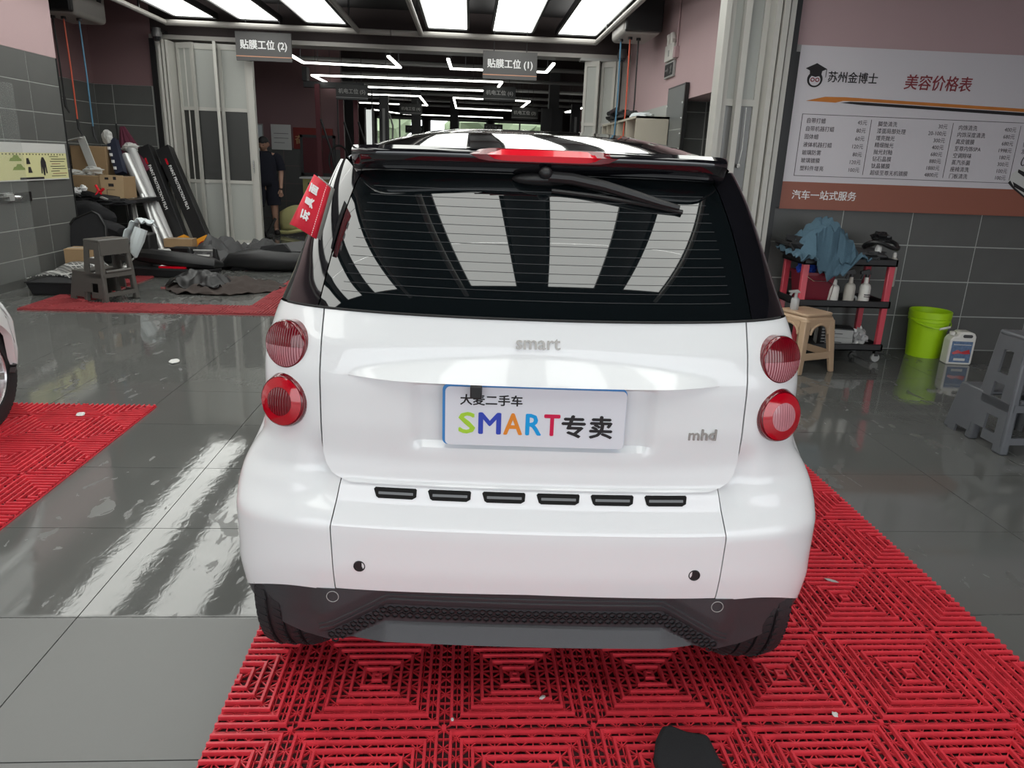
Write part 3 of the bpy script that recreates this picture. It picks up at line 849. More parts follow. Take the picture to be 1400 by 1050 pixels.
    obj('pivot_cap', MB().blob((.012, .255, 1.415), (.017, .015, .015), 5, .02, 1, 3), 'black_plastic', wip, smooth=True)
    # --- lamps
    def lamp(sg, zc, uc, r, kind):
        v = surf(uc*sg, zc); e = .01
        du = (surf((uc+.05)*sg, zc)-surf((uc-.05)*sg, zc))/(.10)
        dz = (surf(uc*sg, zc+.03)-surf(uc*sg, zc-.03))/.06
        n = Vector((sg*du*.8, -1, dz*.7)).normalized(); n = Vector((sg*.42, -1, .14)).normalized() if True else n
        x = Vector((0, 0, 1)).cross(n).normalized(); x = -x if x.x < 0 else x; y = n.cross(x); y = -y if y.z < 0 else y
        cpt = Vector((sg*uc, v, zc))+n*.002
        fr = lambda a, b, h: tuple(cpt+x*a+y*b+n*h)
        def dome(r0, r1, h0, h1, flt=lambda a: True, N=48, K=6, pw=2):
            rr = []
            for i in range(K+1):
                q = lerp(r0, r1, i/K); hh = h0+(h1-h0)*(1-(q/r0)**pw) if r0 > r1 else 0
                rr.append([fr(q*math.cos(2*PI*j/N), q*math.sin(2*PI*j/N), hh) for j in range(N)])
            return MB().grid(rr, closed=True)
        L = obj('tail_lamp', MB().add([fr(r*1.02*math.cos(2*PI*j/48), r*1.02*math.sin(2*PI*j/48), h) for h in (-.05, .004) for j in range(48)], [(j, (j+1) % 48, 48+(j+1) % 48, 48+j) for j in range(48)]), 'lamp_dark', root, smooth=True)
        ring = []
        for i in range(7):
            a = PI*i/6; q = r*(.95+.055*math.cos(a)); ring.append([fr(q*math.cos(2*PI*j/48), q*math.sin(2*PI*j/48), .004+.010*math.sin(a)) for j in range(48)])
        obj('rim_ring', MB().grid(ring, closed=True), 'lamp_dark', L, smooth=True)
        R1 = r*.93
        if kind == 'upper':
            for nm, m_, a0, a1 in (('upper_lens', 'lamp_dark', -.06, PI+.06), ('lower_lens', 'lamp_pink', PI+.06, 2*PI-.06)):
                rr = []
                for i in range(9):
                    f = i/8; row = []
                    for j in range(25):
                        a = lerp(a0, a1, j/24); q = R1*f
                        yb = q*math.sin(a)
                        row.append(fr(q*math.cos(a), yb-.004*(1-f), .014+.012*(1-f*f)))
                    rr.append(row)
                obj(nm, MB().grid(rr), m_, L, smooth=True)
        else:
            inner = 'lamp_red' if sg < 0 else 'lamp_pink'
            rr = []
            for i in range(11):
                q = lerp(R1, R1*.60, i/10); rr.append([fr(q*math.cos(2*PI*j/48), q*math.sin(2*PI*j/48), .014+.012*(1-(q/R1)**2)) for j in range(48)])
            obj('outer_lens', MB().grid(rr, closed=True), 'lamp_red', L, smooth=True)
            rr = []
            for i in range(6):
                q = lerp(R1*.60, .0001, i/5); rr.append([fr(q*math.cos(2*PI*j/48), q*math.sin(2*PI*j/48), .017+.008*(1-(q/R1)**2)) for j in range(48)])
            obj('centre_lens', MB().grid(rr, closed=True), 'lamp_dark' if sg < 0 else 'lamp_pink', L, smooth=True)
        mb = MB()
        for k in range(-7, 8):
            a = k*R1/8.2; hb = math.sqrt(max(0, (R1*(.98 if kind == 'upper' else .58))**2-a*a))
            pts = [fr(a, lerp(-hb, hb, q/8), .0145+.012*(1-(a*a+lerp(-hb, hb, q/8)**2)/(R1*R1))) for q in range(9)]
            if hb > .004: mb.tube(pts, .0009, 5)
        obj('lens_ribs', mb, 'lamp_dark' if not (kind == 'lower' and sg > 0) else 'lamp_pink', L, smooth=True, kind='stuff')
        if kind == 'lower':   # dark hooded top edge
            mb = MB(); rr = []
            for i in range(4):
                rr.append([fr((r*(1.0+.10*(i/3)*math.sin(a)))*math.cos(a), (r*(1.0+.16*(i/3)*math.sin(a)))*math.sin(a), .010-.006*i) for a in [PI*.15+PI*.7*j/20 for j in range(21)]])
            obj('lamp_hood', MB().grid(rr), 'lamp_dark', L, smooth=True)
    for sg in (-1, 1):
        lamp(sg, .980, .622, .0605, 'upper'); lamp(sg, .838, .630, .0660, 'lower')
    # --- vents under the tailgate
    for k in range(6):
        u0 = -.396+.1373*k; u1 = u0+.108
        def vp(u, z, d): return (u, surf(u, z)-d, z)
        zt, zb = .6385, .6125
        poly = [(u0+.004, zt), (u0, zt-.004), (u0+.006, zb+.004), (u0+.012, zb), (u1-.010, zb), (u1, zb+.006), (u1+.001, zt-.003), (u1-.002, zt)]
        mb = MB(); n = len(poly)
        mb.add([vp(a, b, .0022) for a, b in poly]+[vp(a, b, -.02) for a, b in poly], [tuple(range(n))]+[(i, (i+1) % n, n+(i+1) % n, n+i) for i in range(n)])
        vt = obj('vent_slot', mb, 'dark_void', bumper)
        obj('louvre', MB().grid([[vp(u0+.012, .6290, .0030), vp(u1-.008, .6290, .0030)], [vp(u0+.012, .6225, .0032), vp(u1-.008, .6225, .0032)]]), 'black_gloss', vt)
    # --- parking sensors
    for sg in (-1, 1):
        c_ = (sg*.430, surf(.43, .436)-.0015, .436)
        obj('parking_sensor', MB().lathe([(.0155, .004), (.0150, -.0005), (.013, -.0008), (.012, .001), (.001, .001)], 24, c=c_, axis='y'), 'black_plastic', bumper, smooth=True)
        c2 = (sg*.505, sk(.505, .336)-.0012, .336)
        obj('sensor_ring', MB().tube([(c2[0]+.0155*math.cos(a), c2[1], c2[2]+.0155*math.sin(a)) for a in [2*PI*j/24 for j in range(24)]], .0011, 5, closed=True), 'metal_grey', skirt)
    # --- number plate
    def pf(a, b, c): return (a+.004, .052-c, b+.8385)
    pb = obj('number_plate', MB().prism(rrect(.442, .150, .012), .004, pf), 'plate', hatch)
    obj('plate_edge', MB().prism(rrect(.450, .156, .014, cx=-.003, cy=.002), .002, lambda a, b, c: (a+.004, .0545-c, b+.8385)), 'plate_blue', pb)
    if detail:
        Rf = lambda nm, s, m_, px0, px1, z0, z1, bold: fit_text(text(nm, s, .07, m_, pb, (0, .0474, 0), bold=bold), -.217+(px0-611)*.00181, -.217+(px1-611)*.00181, z0, z1)
        Rf('lettering', '大麦二手车', 'print_black', 631, 715, .8680, .8960, .0018)
        for ch, colr, xa, xb in (('S', (.40, .66, .04), 629, 652), ('M', (.03, .06, .45), 656, 687), ('A', (.78, .25, .02), 690, 716), ('R', (.0, .33, .75), 720, 742), ('T', (.62, .0, .06), 745, 767)):
            M['plate_'+ch] = mat('plate_letter_'+ch, colr, .4)
            Rf('letter', ch, 'plate_'+ch, xa, xb, .794, .850, .0017)
        Rf('lettering', '专', 'print_black', 769, 802, .790, .850, .0024); Rf('lettering', '卖', 'print_black', 807, 839, .790, .850, .0024)
    obj('camera_pod', MB().box(-.156, -.128, .018, .05, .893, .9245), 'black_plastic', hatch, bevel=.003)
    # --- badges
    if detail:
        def badge(s, u, z, size, sp=1.0):
            v = surf(u, z); dz = (surf(u, z+.01)-surf(u, z-.01))/.02
            o = text('badge', s, size, 'badge', hatch, (u, v-.002, z), (PI/2-math.atan(dz), 0, .05), 'CENTER', ext=.0022, bold=.0006, space=sp)
            return o
        badge('smart', .003, 1.008, .047, 1.0); badge('mhd', .425, .787, .042, 1.0)
    return root

car = thing('car', 'small white hatchback with black roof seen from behind, centre of the picture', 'car', (.166, 1.636, .018), -.05)
build_car(car)
left_car = copy_tree(car)
left_car.location = (-3.185, 4.085, .018); left_car.rotation_euler = (0, 0, PI+.01)
left_car['label'] = 'white car cut off by the left picture edge, showing an alloy wheel'

# red tag clipped to the rear left corner of the car
t = thing('red_tag', 'red folded tag with white characters, clipped to the left corner of the car', 'tag')
def inv_car(u, v, z):
    c, s = math.cos(-.05), math.sin(-.05); return Vector((.166+u*c-v*s, 1.636+u*s+v*c, z+.018))
a0, a1 = inv_car(-.535, .300, 1.358), inv_car(-.556, .215, 1.236)      # edge on the car
b0, b1 = inv_car(-.568, .270, 1.390), inv_car(-.615, .195, 1.272)      # free edge
rows = []
for i in range(13):
    f = i/12; bow = Vector((-.010, -.018, .012))*math.sin(f*PI)
    rows.append([tuple(a0.lerp(b0, f)+bow), tuple(a0.lerp(b0, f).lerp(a1.lerp(b1, f), .5)+bow*1.1), tuple(a1.lerp(b1, f)+bow)])
obj('flap', MB().grid(rows), 'red_tag', t, smooth=True, solid=.0015, offset=0)
rows2 = [[(p[0]+.006, p[1]+.022, p[2]-.004) for p in r] for r in rows]
obj('backing', MB().grid(rows2), 'tag_back', t, smooth=True, solid=.001, offset=0)
mb = MB()
for k in range(24):
    f = (k+.2)/24; g = (k+.7)/24
    p = a0.lerp(a1, f).lerp(b0.lerp(b1, f), .10); q = a0.lerp(a1, g).lerp(b0.lerp(b1, g), .10)
    off = Vector((-.004, -.0085, .005)); mb.beam(p+off, q+off, .0012)
obj('stitching', mb, 'print_white', t, kind='stuff')
# lettering running up the flap
ex = (a0-a1).normalized(); ey = (b0-a0); ey = (ey-ex*ey.dot(ex)).normalized(); ez = ex.cross(ey)
for k, ch in enumerate('玩具面'):
    o = text('lettering', ch, .026, 'print_white', t, bold=.0012)
    p = a1.lerp(a0, .18+.25*k).lerp(b1.lerp(b0, .18+.25*k), .26)
    m = Matrix((ex, ey, ez)).transposed().to_4x4(); m.translation = p+Vector((-.0095, -.0205, .0125)); o.matrix_local = m

# ---------------------------------------------------------------- signs
def hanging_sign(x0, x1, y, z0, z1, s, label, dark=False, slope=0):
    t = thing('hanging_sign', label, 'sign', ((x0+x1)/2, y, z0), 0)
    w_, h_ = x1-x0, z1-z0
    pb = obj('panel', MB().box(-w_/2, w_/2, 0, .03, 0, h_), 'sign_dark' if dark else 'sign_grey', t, bevel=.003)
    obj('stripe', MB().box(-w_/2, w_/2, -.002, 0, h_*.14, h_*.17), 'sign_dim' if dark else 'sign_edge', pb)
    o = text('lettering', s, h_*.39, 'sign_dim' if dark else 'print_white', pb, (0, -.003, 0), bold=.004 if not dark else .002); fit_text(o, -w_*.42, w_*.42, h_*.35, h_*.73)
    obj('rod', MB().tube([(-w_*.3, .015, h_), (-w_*.3, .015, (4.21 if dark else 3.6)-z0)], .006), 'black_plastic', t)
    obj('rod', MB().tube([(w_*.3, .015, h_), (w_*.3, .015, (4.21 if dark else 3.6)-z0)], .006), 'black_plastic', t)
    return t
hanging_sign(-3.46, -2.65, 11.95, 2.76, 3.155, '贴膜工位 (2)', 'grey hanging sign numbered 2 above the left doorway')
hanging_sign(.18, 1.00, 11.95, 2.655, 3.045, '贴膜工位 (1)', 'grey hanging sign numbered 1 above the roof of the car')
for x0, x1, y, z0, z1, s, l in ((-2.88, -2.20, 17, 2.62, 2.93, '机电工位 (5)', 'dark hanging sign numbered 5 in the workshop'), (.28, .98, 17, 2.72, 3.02, '机电工位 (6)', 'dark hanging sign numbered 6 in the workshop, below the grey sign'),
                               (-1.98, -1.35, 22, 2.64, 2.92, '机电工位 (4)', 'small dark hanging sign behind the one numbered 5'), (1.17, 1.92, 22, 2.63, 2.95, '机电工位 (3)', 'dark hanging sign behind and right of the one numbered 6'),
                               (-2.15, -1.55, 26, 2.28, 2.52, '机电工位 (7)', 'smallest dark sign low before the far left window'), (.48, 1.10, 26, 2.42, 2.66, '机电工位 (8)', 'smallest dark sign low before the far middle window')):
    q = hanging_sign(x0, x1, y, z0, z1, s, l, True)

# ---------------------------------------------------------------- price board
t = thing('price_board', 'large white price board with a brown foot band on the right wall', 'board', (2.54, RY-.012, 1.2))
W_, H_ = 3.6, 1.2
bd = obj('panel', MB().box(0, W_, -.025, 0, 0, H_), 'board', t)
obj('edge_strip', MB().box(-.06, .0, -.03, 0, -.02, H_+.0), 'black_plastic', t)
obj('brown_band', MB().box(0, W_, -.027, -.0255, -.03, .185), 'board_brown', t)
y_ = -.0275
def bt(s, u, z, size, m_='print_grey', align='LEFT', bold=.0, sx=1, shear=0): return text('lettering', s, size, m_, bd, (u, y_, z), align=align, bold=bold, sx=sx, shear=shear, ext=.0004)
bt('苏州金博士', .245, .95, .085, 'print_black', bold=.0015, sx=.96)
bt('美容价格表', .87, .925, .118, 'print_maroon', bold=.002, sx=.94, shear=.1)
bt('汽车一站式服务', .09, .055, .078, 'print_white', bold=.001)
# emblem: round face with a mortar-board cap
em = obj('emblem', MB().prism([(.145+.062*math.cos(2*PI*k/28), .958+.058*math.sin(2*PI*k/28)) for k in range(28)], .001, lambda a, b, c: (a, -.0275-c, b)), 'print_black', bd)
obj('emblem_face', MB().prism([(.145+.044*math.cos(2*PI*k/24), .952+.040*math.sin(2*PI*k/24)) for k in range(24)], .001, lambda a, b, c: (a, -.0287-c, b)), 'board', em)
for sx_ in (-1, 1):
    obj('emblem_eye', MB().tube([(.145+sx_*.019+.014*math.cos(a), -.030, .955+.012*math.sin(a)) for a in [2*PI*k/14 for k in range(14)]], .004, 5, closed=True), 'print_maroon', em)
obj('emblem_cap', MB().prism([(.06, 1.035), (.145, 1.075), (.232, 1.035), (.145, .998)], .001, lambda a, b, c: (a, -.0292-c, b)).prism([(.095, 1.02), (.195, 1.02), (.19, .985), (.145, .975), (.10, .985)], .001, lambda a, b, c: (a, -.0290-c, b)).box(.226, .231, -.0300, -.0290, .975, 1.035), 'print_black', em)
# swoosh
obj('swoosh', MB().prism([(.10, .80), (.16, .815), (.25, .835), (.42, .838), (W_, .775), (W_, .750), (.55, .812), (.40, .810), (.34, .795)], .0008, lambda a, b, c: (a, -.0262-c, b)), 'orange', bd)
obj('swoosh', MB().prism([(.38, .795), (.46, .806), (.58, .806), (W_, .745), (W_, .715), (.56, .785)], .0008, lambda a, b, c: (a, -.0262-c, b)), 'print_black', bd)
# table outline and rules
x0, x1, z0, z1 = .085, 3.4, .235, .70
for a, b, c, d in ((x0, x1, z1, z1+.004), (x0, x1, z0-.004, z0), (x0, x0+.005, z0, z1), (x1, x1+.005, z0, z1), (.655, .659, z0+.02, z1-.02), (1.335, 1.339, z0+.02, z1-.02), (1.905, 1.909, z0+.02, z1-.02)):
    obj('table_rule', MB().box(a, b, -.0262, -.0255, c, d), 'print_grey', bd)
cols = [(.125, .625, [('自带打蜡', '45元'), ('自带机器打蜡', '80元'), ('固体蜡', '60元'), ('液体机器打蜡', '120元'), ('玻璃防雾', '80元'), ('玻璃镀膜', '120元'), ('塑料件增亮', '100元')]),
        (.715, 1.295, [('脚垫清洗', '30元'), ('漆面局部处理', '20-100元'), ('增亮抛光', '300元'), ('精细抛光', '400元'), ('抛光封釉', '680元'), ('钻石晶膜', '880元'), ('钛晶镀膜', '1880元'), ('超级至尊无机镀膜', '4800元')]),
        (1.385, 1.875, [('内饰清洗', '400元'), ('内饰深度清洗', '680元'), ('真皮镀膜', '680元'), ('至尊内饰SPA', '1998元'), ('空调除味', '180元'), ('蒸汽杀菌', '300元'), ('座椅清洗', '100元'), ('门板清洗', '100元')]),
        (1.955, 2.6, [('地毯清洗', ''), ('顶棚清洗', ''), ('轮毂养护轮胎上光', ''), ('发动机清洗', '')])]
for ci, (xa, xb, rows) in enumerate(cols):
    st = .0605 if ci == 0 else .0535
    for k, (a, b) in enumerate(rows):
        z = .640-.004*ci-st*k
        bt(a, xa, z, .042, sx=.95)
        if b: bt(b, xb, z, .042, align='RIGHT', sx=.95)
# printed white sports car at the lower right
pc = obj('printed_car', MB().prism([(1.90, .235), (1.955, .195), (2.10, .105), (2.30, .07), (3.2, .07), (3.3, .30), (3.1, .42), (2.9, .60), (2.5, .60), (2.36, .52), (2.18, .44), (1.99, .36), (1.92, .31)], .001, lambda a, b, c: (a, -.0285-c, b)), 'poster_white', bd)
for nm, poly, m_ in (('printed_grille', [(2.10, .245), (2.18, .25), (2.33, .225), (2.30, .135), (2.20, .125), (2.12, .155)], 'print_black'), ('printed_grille', [(1.965, .345), (2.02, .325), (2.12, .295), (2.19, .30), (2.12, .272), (2.02, .29), (1.965, .32)], 'print_black'), ('printed_sill', [(1.90, .235), (1.955, .190), (2.10, .100), (2.10, .115), (1.96, .205), (1.915, .255)], 'print_black'),
                     ('printed_grille', [(1.94, .245), (2.07, .185), (2.075, .155), (1.96, .205)], 'print_black'), ('printed_screen', [(2.22, .46), (2.40, .52), (2.55, .585), (2.56, .48)], 'print_grey')):
    obj(nm, MB().prism(poly, .001, lambda a, b, c: (a, -.0297-c, b)), m_, pc)
for cx, cz, a_, b_ in ((2.00, .415, .022, .040), (2.35, .33, .075, .062)):
    obj('printed_headlamp', MB().tube([(cx+a_*math.cos(q)+.25*b_*math.sin(q), -.030, cz+b_*math.sin(q)) for q in [2*PI*k/24 for k in range(24)]], .004, 5, closed=True), 'print_grey', pc)
obj('end_clip', MB().box(-.062, .0, -.034, -.03, H_-.05, H_), 'metal_grey', t)

# ---------------------------------------------------------------- poster and latch on the left pier
t = thing('poster', 'yellow instruction poster with a white top on the grey pier tiles', 'poster', (PX+.012, 7.75, 1.09))
pp = obj('sheet', MB().box(0, .003, 0, 1.42, 0, .385), 'poster_yellow', t)
obj('white_header', MB().box(.003, .0045, -.0, 1.42, .285, .385), 'poster_white', pp)
obj('white_edge', MB().box(.003, .0045, 0, 1.42, 0, .012), 'poster_white', pp)
obj('black_strip', MB().box(.003, .005, .45, .90, .012, .034), 'print_black', pp)
for (yy, zz) in ((.30, .20), (.34, .11)):
    obj('printed_car', MB().prism([(yy, zz), (yy+.03, zz+.03), (yy+.07, zz+.035), (yy+.09, zz+.06), (yy+.16, zz+.06), (yy+.19, zz+.03), (yy+.22, zz+.02), (yy+.22, zz), ], .001, lambda a, b, c: (.0045-c*0+.001*(c > 0), a, b)), 'green', pp)
for (yy, zz) in ((.60, .17), (.615, .08)):
    obj('printed_icon', MB().prism([(yy, zz), (yy+.01, zz+.06), (yy+.05, zz+.06), (yy+.075, zz)], .001, lambda a, b, c: (.0045+c, a, b)), 'print_black', pp)
obj('printed_figure', MB().prism([(.86, .07), (.87, .19), (.885, .22), (.90, .24), (.935, .24), (.95, .22), (.97, .19), (.98, .07), (.955, .07), (.95, .15), (.93, .05), (.905, .05), (.89, .15), (.88, .07)], .001, lambda a, b, c: (.0045+c, a, b)), 'print_black', pp)
for k in range(9):
    obj('printed_line', MB().box(.003, .0045, 1.06+.03*(k % 2), 1.06+.03*(k % 2)+(.30 if k % 3 else .18), .245-.026*k, .251-.026*k), 'print_maroon' if k % 4 == 3 else 'print_black', pp)
for k in range(22): obj('printed_tick', MB().box(.003, .0045, .08+.06*k, .095+.06*k, .262, .276), 'print_black', pp)
t = thing('door_latch', 'silver metal latch plate on the pier tiles below the poster', 'latch', (PX+.01, 7.70, .88))
obj('back_plate', MB().box(0, .006, 0, .66, 0, .10), 'chrome', t, bevel=.002)
obj('bolt', MB().tube([(.02, -.25, .055), (.02, .30, .055)], .013, 10), 'chrome', t, smooth=True)
obj('knob', MB().lathe([(.016, 0), (.016, .03), (.008, .034)], 14, c=(.006, .42, .05), axis='x'), 'chrome', t, smooth=True)
obj('keeper', MB().box(.004, .035, .22, .30, .02, .09), 'metal_grey', t, bevel=.003)
t = thing('plastic_strip', 'clear plastic strip hanging flat against the pier behind the poster', 'plastic curtain', (PX+.02, 7.45, .1))
m_ = mat('clear_plastic_strip', (.55, .58, .56), .12, alpha=.07)
obj('strip', MB().box(0, .004, 0, .85, 0, 1.95), m_, t)

# ---------------------------------------------------------------- folding doors
def leaf(t, x, y, a, h, w=.46, glass=True, nm='door_leaf'):
    """one leaf: frame, upper and lower translucent fill, dark pane; hinged at x, y, turned by a"""
    c, s = math.cos(a), math.sin(a)
    def B(mb, u0, u1, d0, d1, z0, z1):
        pts = [(x+u*c-d*s, y+u*s+d*c) for u, d in ((u0, d0), (u1, d0), (u1, d1), (u0, d1))]
        return mb.hexa([(p[0], p[1], z0) for p in pts], [(p[0], p[1], z1) for p in pts])
    mb = MB(); f = .045
    B(mb, 0, f, -.02, .02, .02, h); B(mb, w-f, w, -.02, .02, .02, h)
    for z0, z1 in ((.02, .10), (h-.08, h), (.98, 1.03), (2.05, 2.10)): B(mb, f, w-f, -.018, .018, z0, z1)
    L = obj(nm, mb, 'door_frame', t)
    obj('lower_infill', B(MB(), f, w-f, -.006, .006, .10, .98), 'door_panel', L)
    obj('pane', B(MB(), f, w-f, -.005, .005, 1.03, 2.05), 'door_pane' if glass else 'door_panel', L)
    obj('upper_infill', B(MB(), f, w-f, -.006, .006, 2.10, h-.08), 'door_panel', L)
    return L
t = thing('folding_door', 'white folding door with dark panes behind the clutter on the left', 'folding door', (0, 12.30, 0))
obj('jamb', MB().box(-4.72, -4.60, -.08, .08, 0, 3.04), 'door_frame', t)
for k in range(3): obj('stacked_leaf', MB().box(-4.595+.055*k, -4.56+.055*k, -.32, .08, .02, 3.0), 'door_frame', t)
leaf(t, -4.42, -.05, 1.15-PI/2, 3.0, .30); leaf(t, -4.30, -.10, .10, 3.0, .46)
leaf(t, -3.84, -.05, -1.35, 3.0, .34, True); 
leaf(t, -3.80, -.10, .06, 3.0, .42)
obj('leading_edge', MB().box(-3.39, -3.30, -.13, -.03, .02, 3.0), 'door_frame', t)
obj('handle', MB().tube([(-3.36, -.15, 1.15), (-3.36, -.17, 1.16), (-3.36, -.17, 1.34), (-3.36, -.15, 1.35)], .008), 'chrome', t, smooth=True)
t = thing('folding_door', 'white folding door stacked at the right side of the far opening', 'folding door', (0, 12.30, 0))
obj('jamb', MB().box(2.36, 2.48, -.08, .08, 0, 3.04), 'door_frame', t)
for k, (x, a) in enumerate(((1.78, -.5), (1.95, 1.2), (2.05, -.6), (2.16, 1.3), (2.22, -1.2), (2.29, 1.3))):
    leaf(t, x, -.02, a*.9 if k % 2 else a, 3.0, .24 if k < 3 else .2, False)
obj('curtain_track', MB().box(1.7, 2.48, -.1, .1, 3.0, 3.04), 'metal_grey', t)
t = thing('folding_door', 'tall white folding door stacked beside the price board', 'folding door', (0, 6.0, 0))
H3 = 3.3
def bx3(nm, x0, x1, y0, y1, z0, z1, m_): return obj(nm, MB().box(x0, x1, y0, y1, z0, z1), m_, t)
bx3('jamb', 2.43, 2.475, -.06, .10, 0, H3, 'black_plastic')
for k, (x, d) in enumerate(((1.90, .0), (2.385, .02), (2.33, .04), (2.275, .02))):
    bx3('stacked_leaf', x, x+.04, -.06-d, .10, .02, H3, 'door_frame')
L_ = obj('door_leaf', MB().box(1.945, 2.00, .02, .06, .02, H3).box(2.22, 2.262, .02, .06, .02, H3).box(2.0, 2.22, .02, .06, 1.94, 1.99).box(2.0, 2.22, .02, .06, .9, .95), 'door_frame', t)
obj('stile', MB().box(2.055, 2.10, -.05, .02, .02, H3), 'door_frame', t)
obj('upper_infill', MB().box(2.0, 2.22, .035, .045, 1.99, H3), 'door_panel', L_)
obj('pane', MB().box(2.0, 2.22, .035, .045, .95, 1.94), mat('smoky_pane', (.16, .16, .155), .2), L_)
obj('lower_infill', MB().box(2.0, 2.22, .035, .045, .02, .9), 'door_panel', L_)
obj('pull_cord', MB().tube([(2.16, -.0, 1.93), (2.165, -.0, 1.62), (2.15, -.0, 1.50)], .004).blob((2.15, -.0, 1.49), (.014, .014, .02), 1), 'poster_white', t)

# ---------------------------------------------------------------- hose reels
def reel(x, y, z, sgn, label, hoses):
    t = thing('hose_reel_box', label, 'hose reel', (x, y, z))
    obj('housing', MB().box(-.24, .24, .10, .95, 0, .40), 'pipe_white', t, bevel=.06, seg=4)
    obj('end_cap', MB().box(-.23, .23, 0, .10, .02, .42), 'black_plastic', t, bevel=.02)
    for k in range(3): obj('slot', MB().box(sgn*.235 if sgn > 0 else -.25, .25 if sgn > 0 else -.235, .30+.2*k, .40+.2*k, .25, .33), 'black_plastic', t)
    for hx, hy, m_, ln in hoses:
        obj('grommet', MB().lathe([(.03, -.03), (.03, .01)], 12, c=(hx, hy, 0)), 'black_plastic', t)
        obj('hose', MB().tube([(hx, hy, -.02), (hx+.01, hy, -ln*.5), (hx, hy+.02, -ln)], .010, 8), m_, t, smooth=True)
        obj('hose_end', MB().tube([(hx, hy+.02, -ln), (hx+.005, hy+.02, -ln-.12), (hx+.04, hy+.02, -ln-.2)], [.016, .018, .008]), 'black_plastic', t, smooth=True)
    obj('bracket', MB().box(-.2, .2, .25, .3, .4, .55).box(-.2, .2, .75, .8, .4, .55), 'black_plastic', t)
    return t
reel(-5.12, 10.15, 3.02, 1, 'grey and black hose reel box high in the left alcove', [(-.02, .32, 'hose_red', 1.22), (.12, .42, 'hose_blue', 1.3), (-.14, .30, 'black_plastic', .95)])
reel(2.14, 9.85, 3.05, -1, 'grey and black hose reel box at the right end of the ceiling lights', [(-.10, .35, 'hose_red', 1.7), (-.18, .55, 'hose_blue', 1.45), (.02, .40, 'black_plastic', 1.5)])
# ceiling cameras
for x, y, z, l in ((-4.56, 11.9, 2.98, 'small dome camera in the upper left corner by the folding door'), (2.28, 11.9, 2.98, 'small dome camera right of the ceiling lights by the hose reel')):
    t = thing('dome_camera', l, 'security camera', (x, y, z))
    obj('mount', MB().lathe([(.06, .16), (.06, .12), (.075, .09), (.07, .04)], 20), 'sign_grey', t, smooth=True)
    obj('dome', MB().lathe([(.062, .045), (.055, .01), (.035, -.015), (.001, -.025)], 20), 'black_gloss', t, smooth=True)
    obj('arm', MB().box(-.015, .015, 0, .40, .13, .16), 'black_plastic', t)

# emergency light, exit sign, conduit on the bulkhead
bxx = 2.478
t = thing('emergency_light', 'white twin-head emergency light on the pink bulkhead', 'emergency light', (bxx, 9.5, 2.72))
obj('case', MB().box(-.05, 0, 0, .38, 0, .19), 'white_plastic', t, bevel=.01)
for yy in (.10, .27): obj('lamp_head', MB().tube([(-.03, yy, .19), (-.03, yy-.03, .24), (-.04, yy, .30)], [.03, .035, .03], 10), 'white_plastic', t, smooth=True)
obj('indicator', MB().box(-.054, -.05, .15, .20, .05, .12), 'metal_grey', t)
t = thing('exit_sign', 'dark green exit sign below the emergency light', 'sign', (bxx, 9.47, 2.53))
obj('case', MB().box(-.03, 0, 0, .42, 0, .18), 'metal_grey', t, bevel=.004)
obj('face', MB().box(-.033, -.03, .02, .40, .02, .16), 'print_black', t)
obj('running_figure', MB().prism([(.06, .04), (.09, .08), (.07, .12), (.11, .14), (.15, .11), (.12, .08), (.15, .04), (.12, .04), (.10, .06)], .002, lambda a, b, c: (-.033-c, a, b)), 'sign_grey', t)
obj('arrow', MB().prism([(.22, .09), (.28, .13), (.28, .10), (.37, .10), (.37, .08), (.28, .08), (.28, .05)], .002, lambda a, b, c: (-.033-c, a, b)), 'sign_grey', t)
obj('conduit', MB().tube([(-.014, -.02, .30), (-.014, -.02, 1.05)], .012, 8).box(-.05, 0, -.09, .0, .20, .32), 'pink_wall', t)

# smoked mirror on the bulkhead
t = thing('dressing_mirror', 'tall smoked glass panel with tiny lamps down both edges, right of the cabinets', 'mirror', (2.44, 8.80, 1.05))
obj('glass', MB().box(-.012, -.006, 0, .72, 0, 1.32), 'mirror_glass', t)
obj('frame', MB().box(-.006, .03, -.03, .75, -.02, 1.34).box(-.014, .0, -.035, 0, 0, 1.34), 'black_plastic', t)
me = mesh_of('edge_lamp', MB().lathe([(.012, 0), (.012, .006), (.006, .01)], 10), 'print_white')
for k in range(5):
    for yy in (.02, .70):
        o = link('edge_lamp', me, t); o.location = (-.014, yy, .45+.17*k); o.rotation_euler = (0, -PI/2, 0)
obj('label', MB().box(-.016, -.012, .18, .60, .02, .30), 'poster_white', t)
obj('mirror_seam', MB().box(-.0135, -.012, 0, .72, .84, .848), 'grout', t)

# cream pigeonhole cabinets
def cabinet(y0, y1, x0=2.02, x1=2.44, z1=2.05, label='', n=3):
    t = thing('storage_cabinet', label, 'cabinet', (0, y0, 0)); d = y1-y0
    mb = MB().box(x1-.02, x1, 0, d, .5, z1).box(x0, x1, 0, .025, .5, z1).box(x0, x1, d-.025, d, .5, z1).box(x0, x1, 0, d, z1-.025, z1).box(x0, x1, 0, d, .5, .525)
    obj('body', mb, 'cream_cabinet', t)
    for k in range(1, n): obj('divider', MB().box(x0, x1-.02, d*k/n-.01, d*k/n+.01, .525, z1-.025), 'cream_cabinet', t)
    for zz in (.9, 1.28, 1.66): obj('shelf', MB().box(x0+.02, x1-.02, .025, d-.025, zz, zz+.02), 'cream_cabinet', t)
    obj('plinth', MB().box(x0+.02, x1, 0, d, 0, .5), 'cream_cabinet', t)
    return t
cabinet(9.35, 10.55, label='cream pigeonhole cabinet next to the smoked mirror', n=2)
cabinet(10.57, 11.75, label='cream pigeonhole cabinet farther back, under the black bundles', n=3)
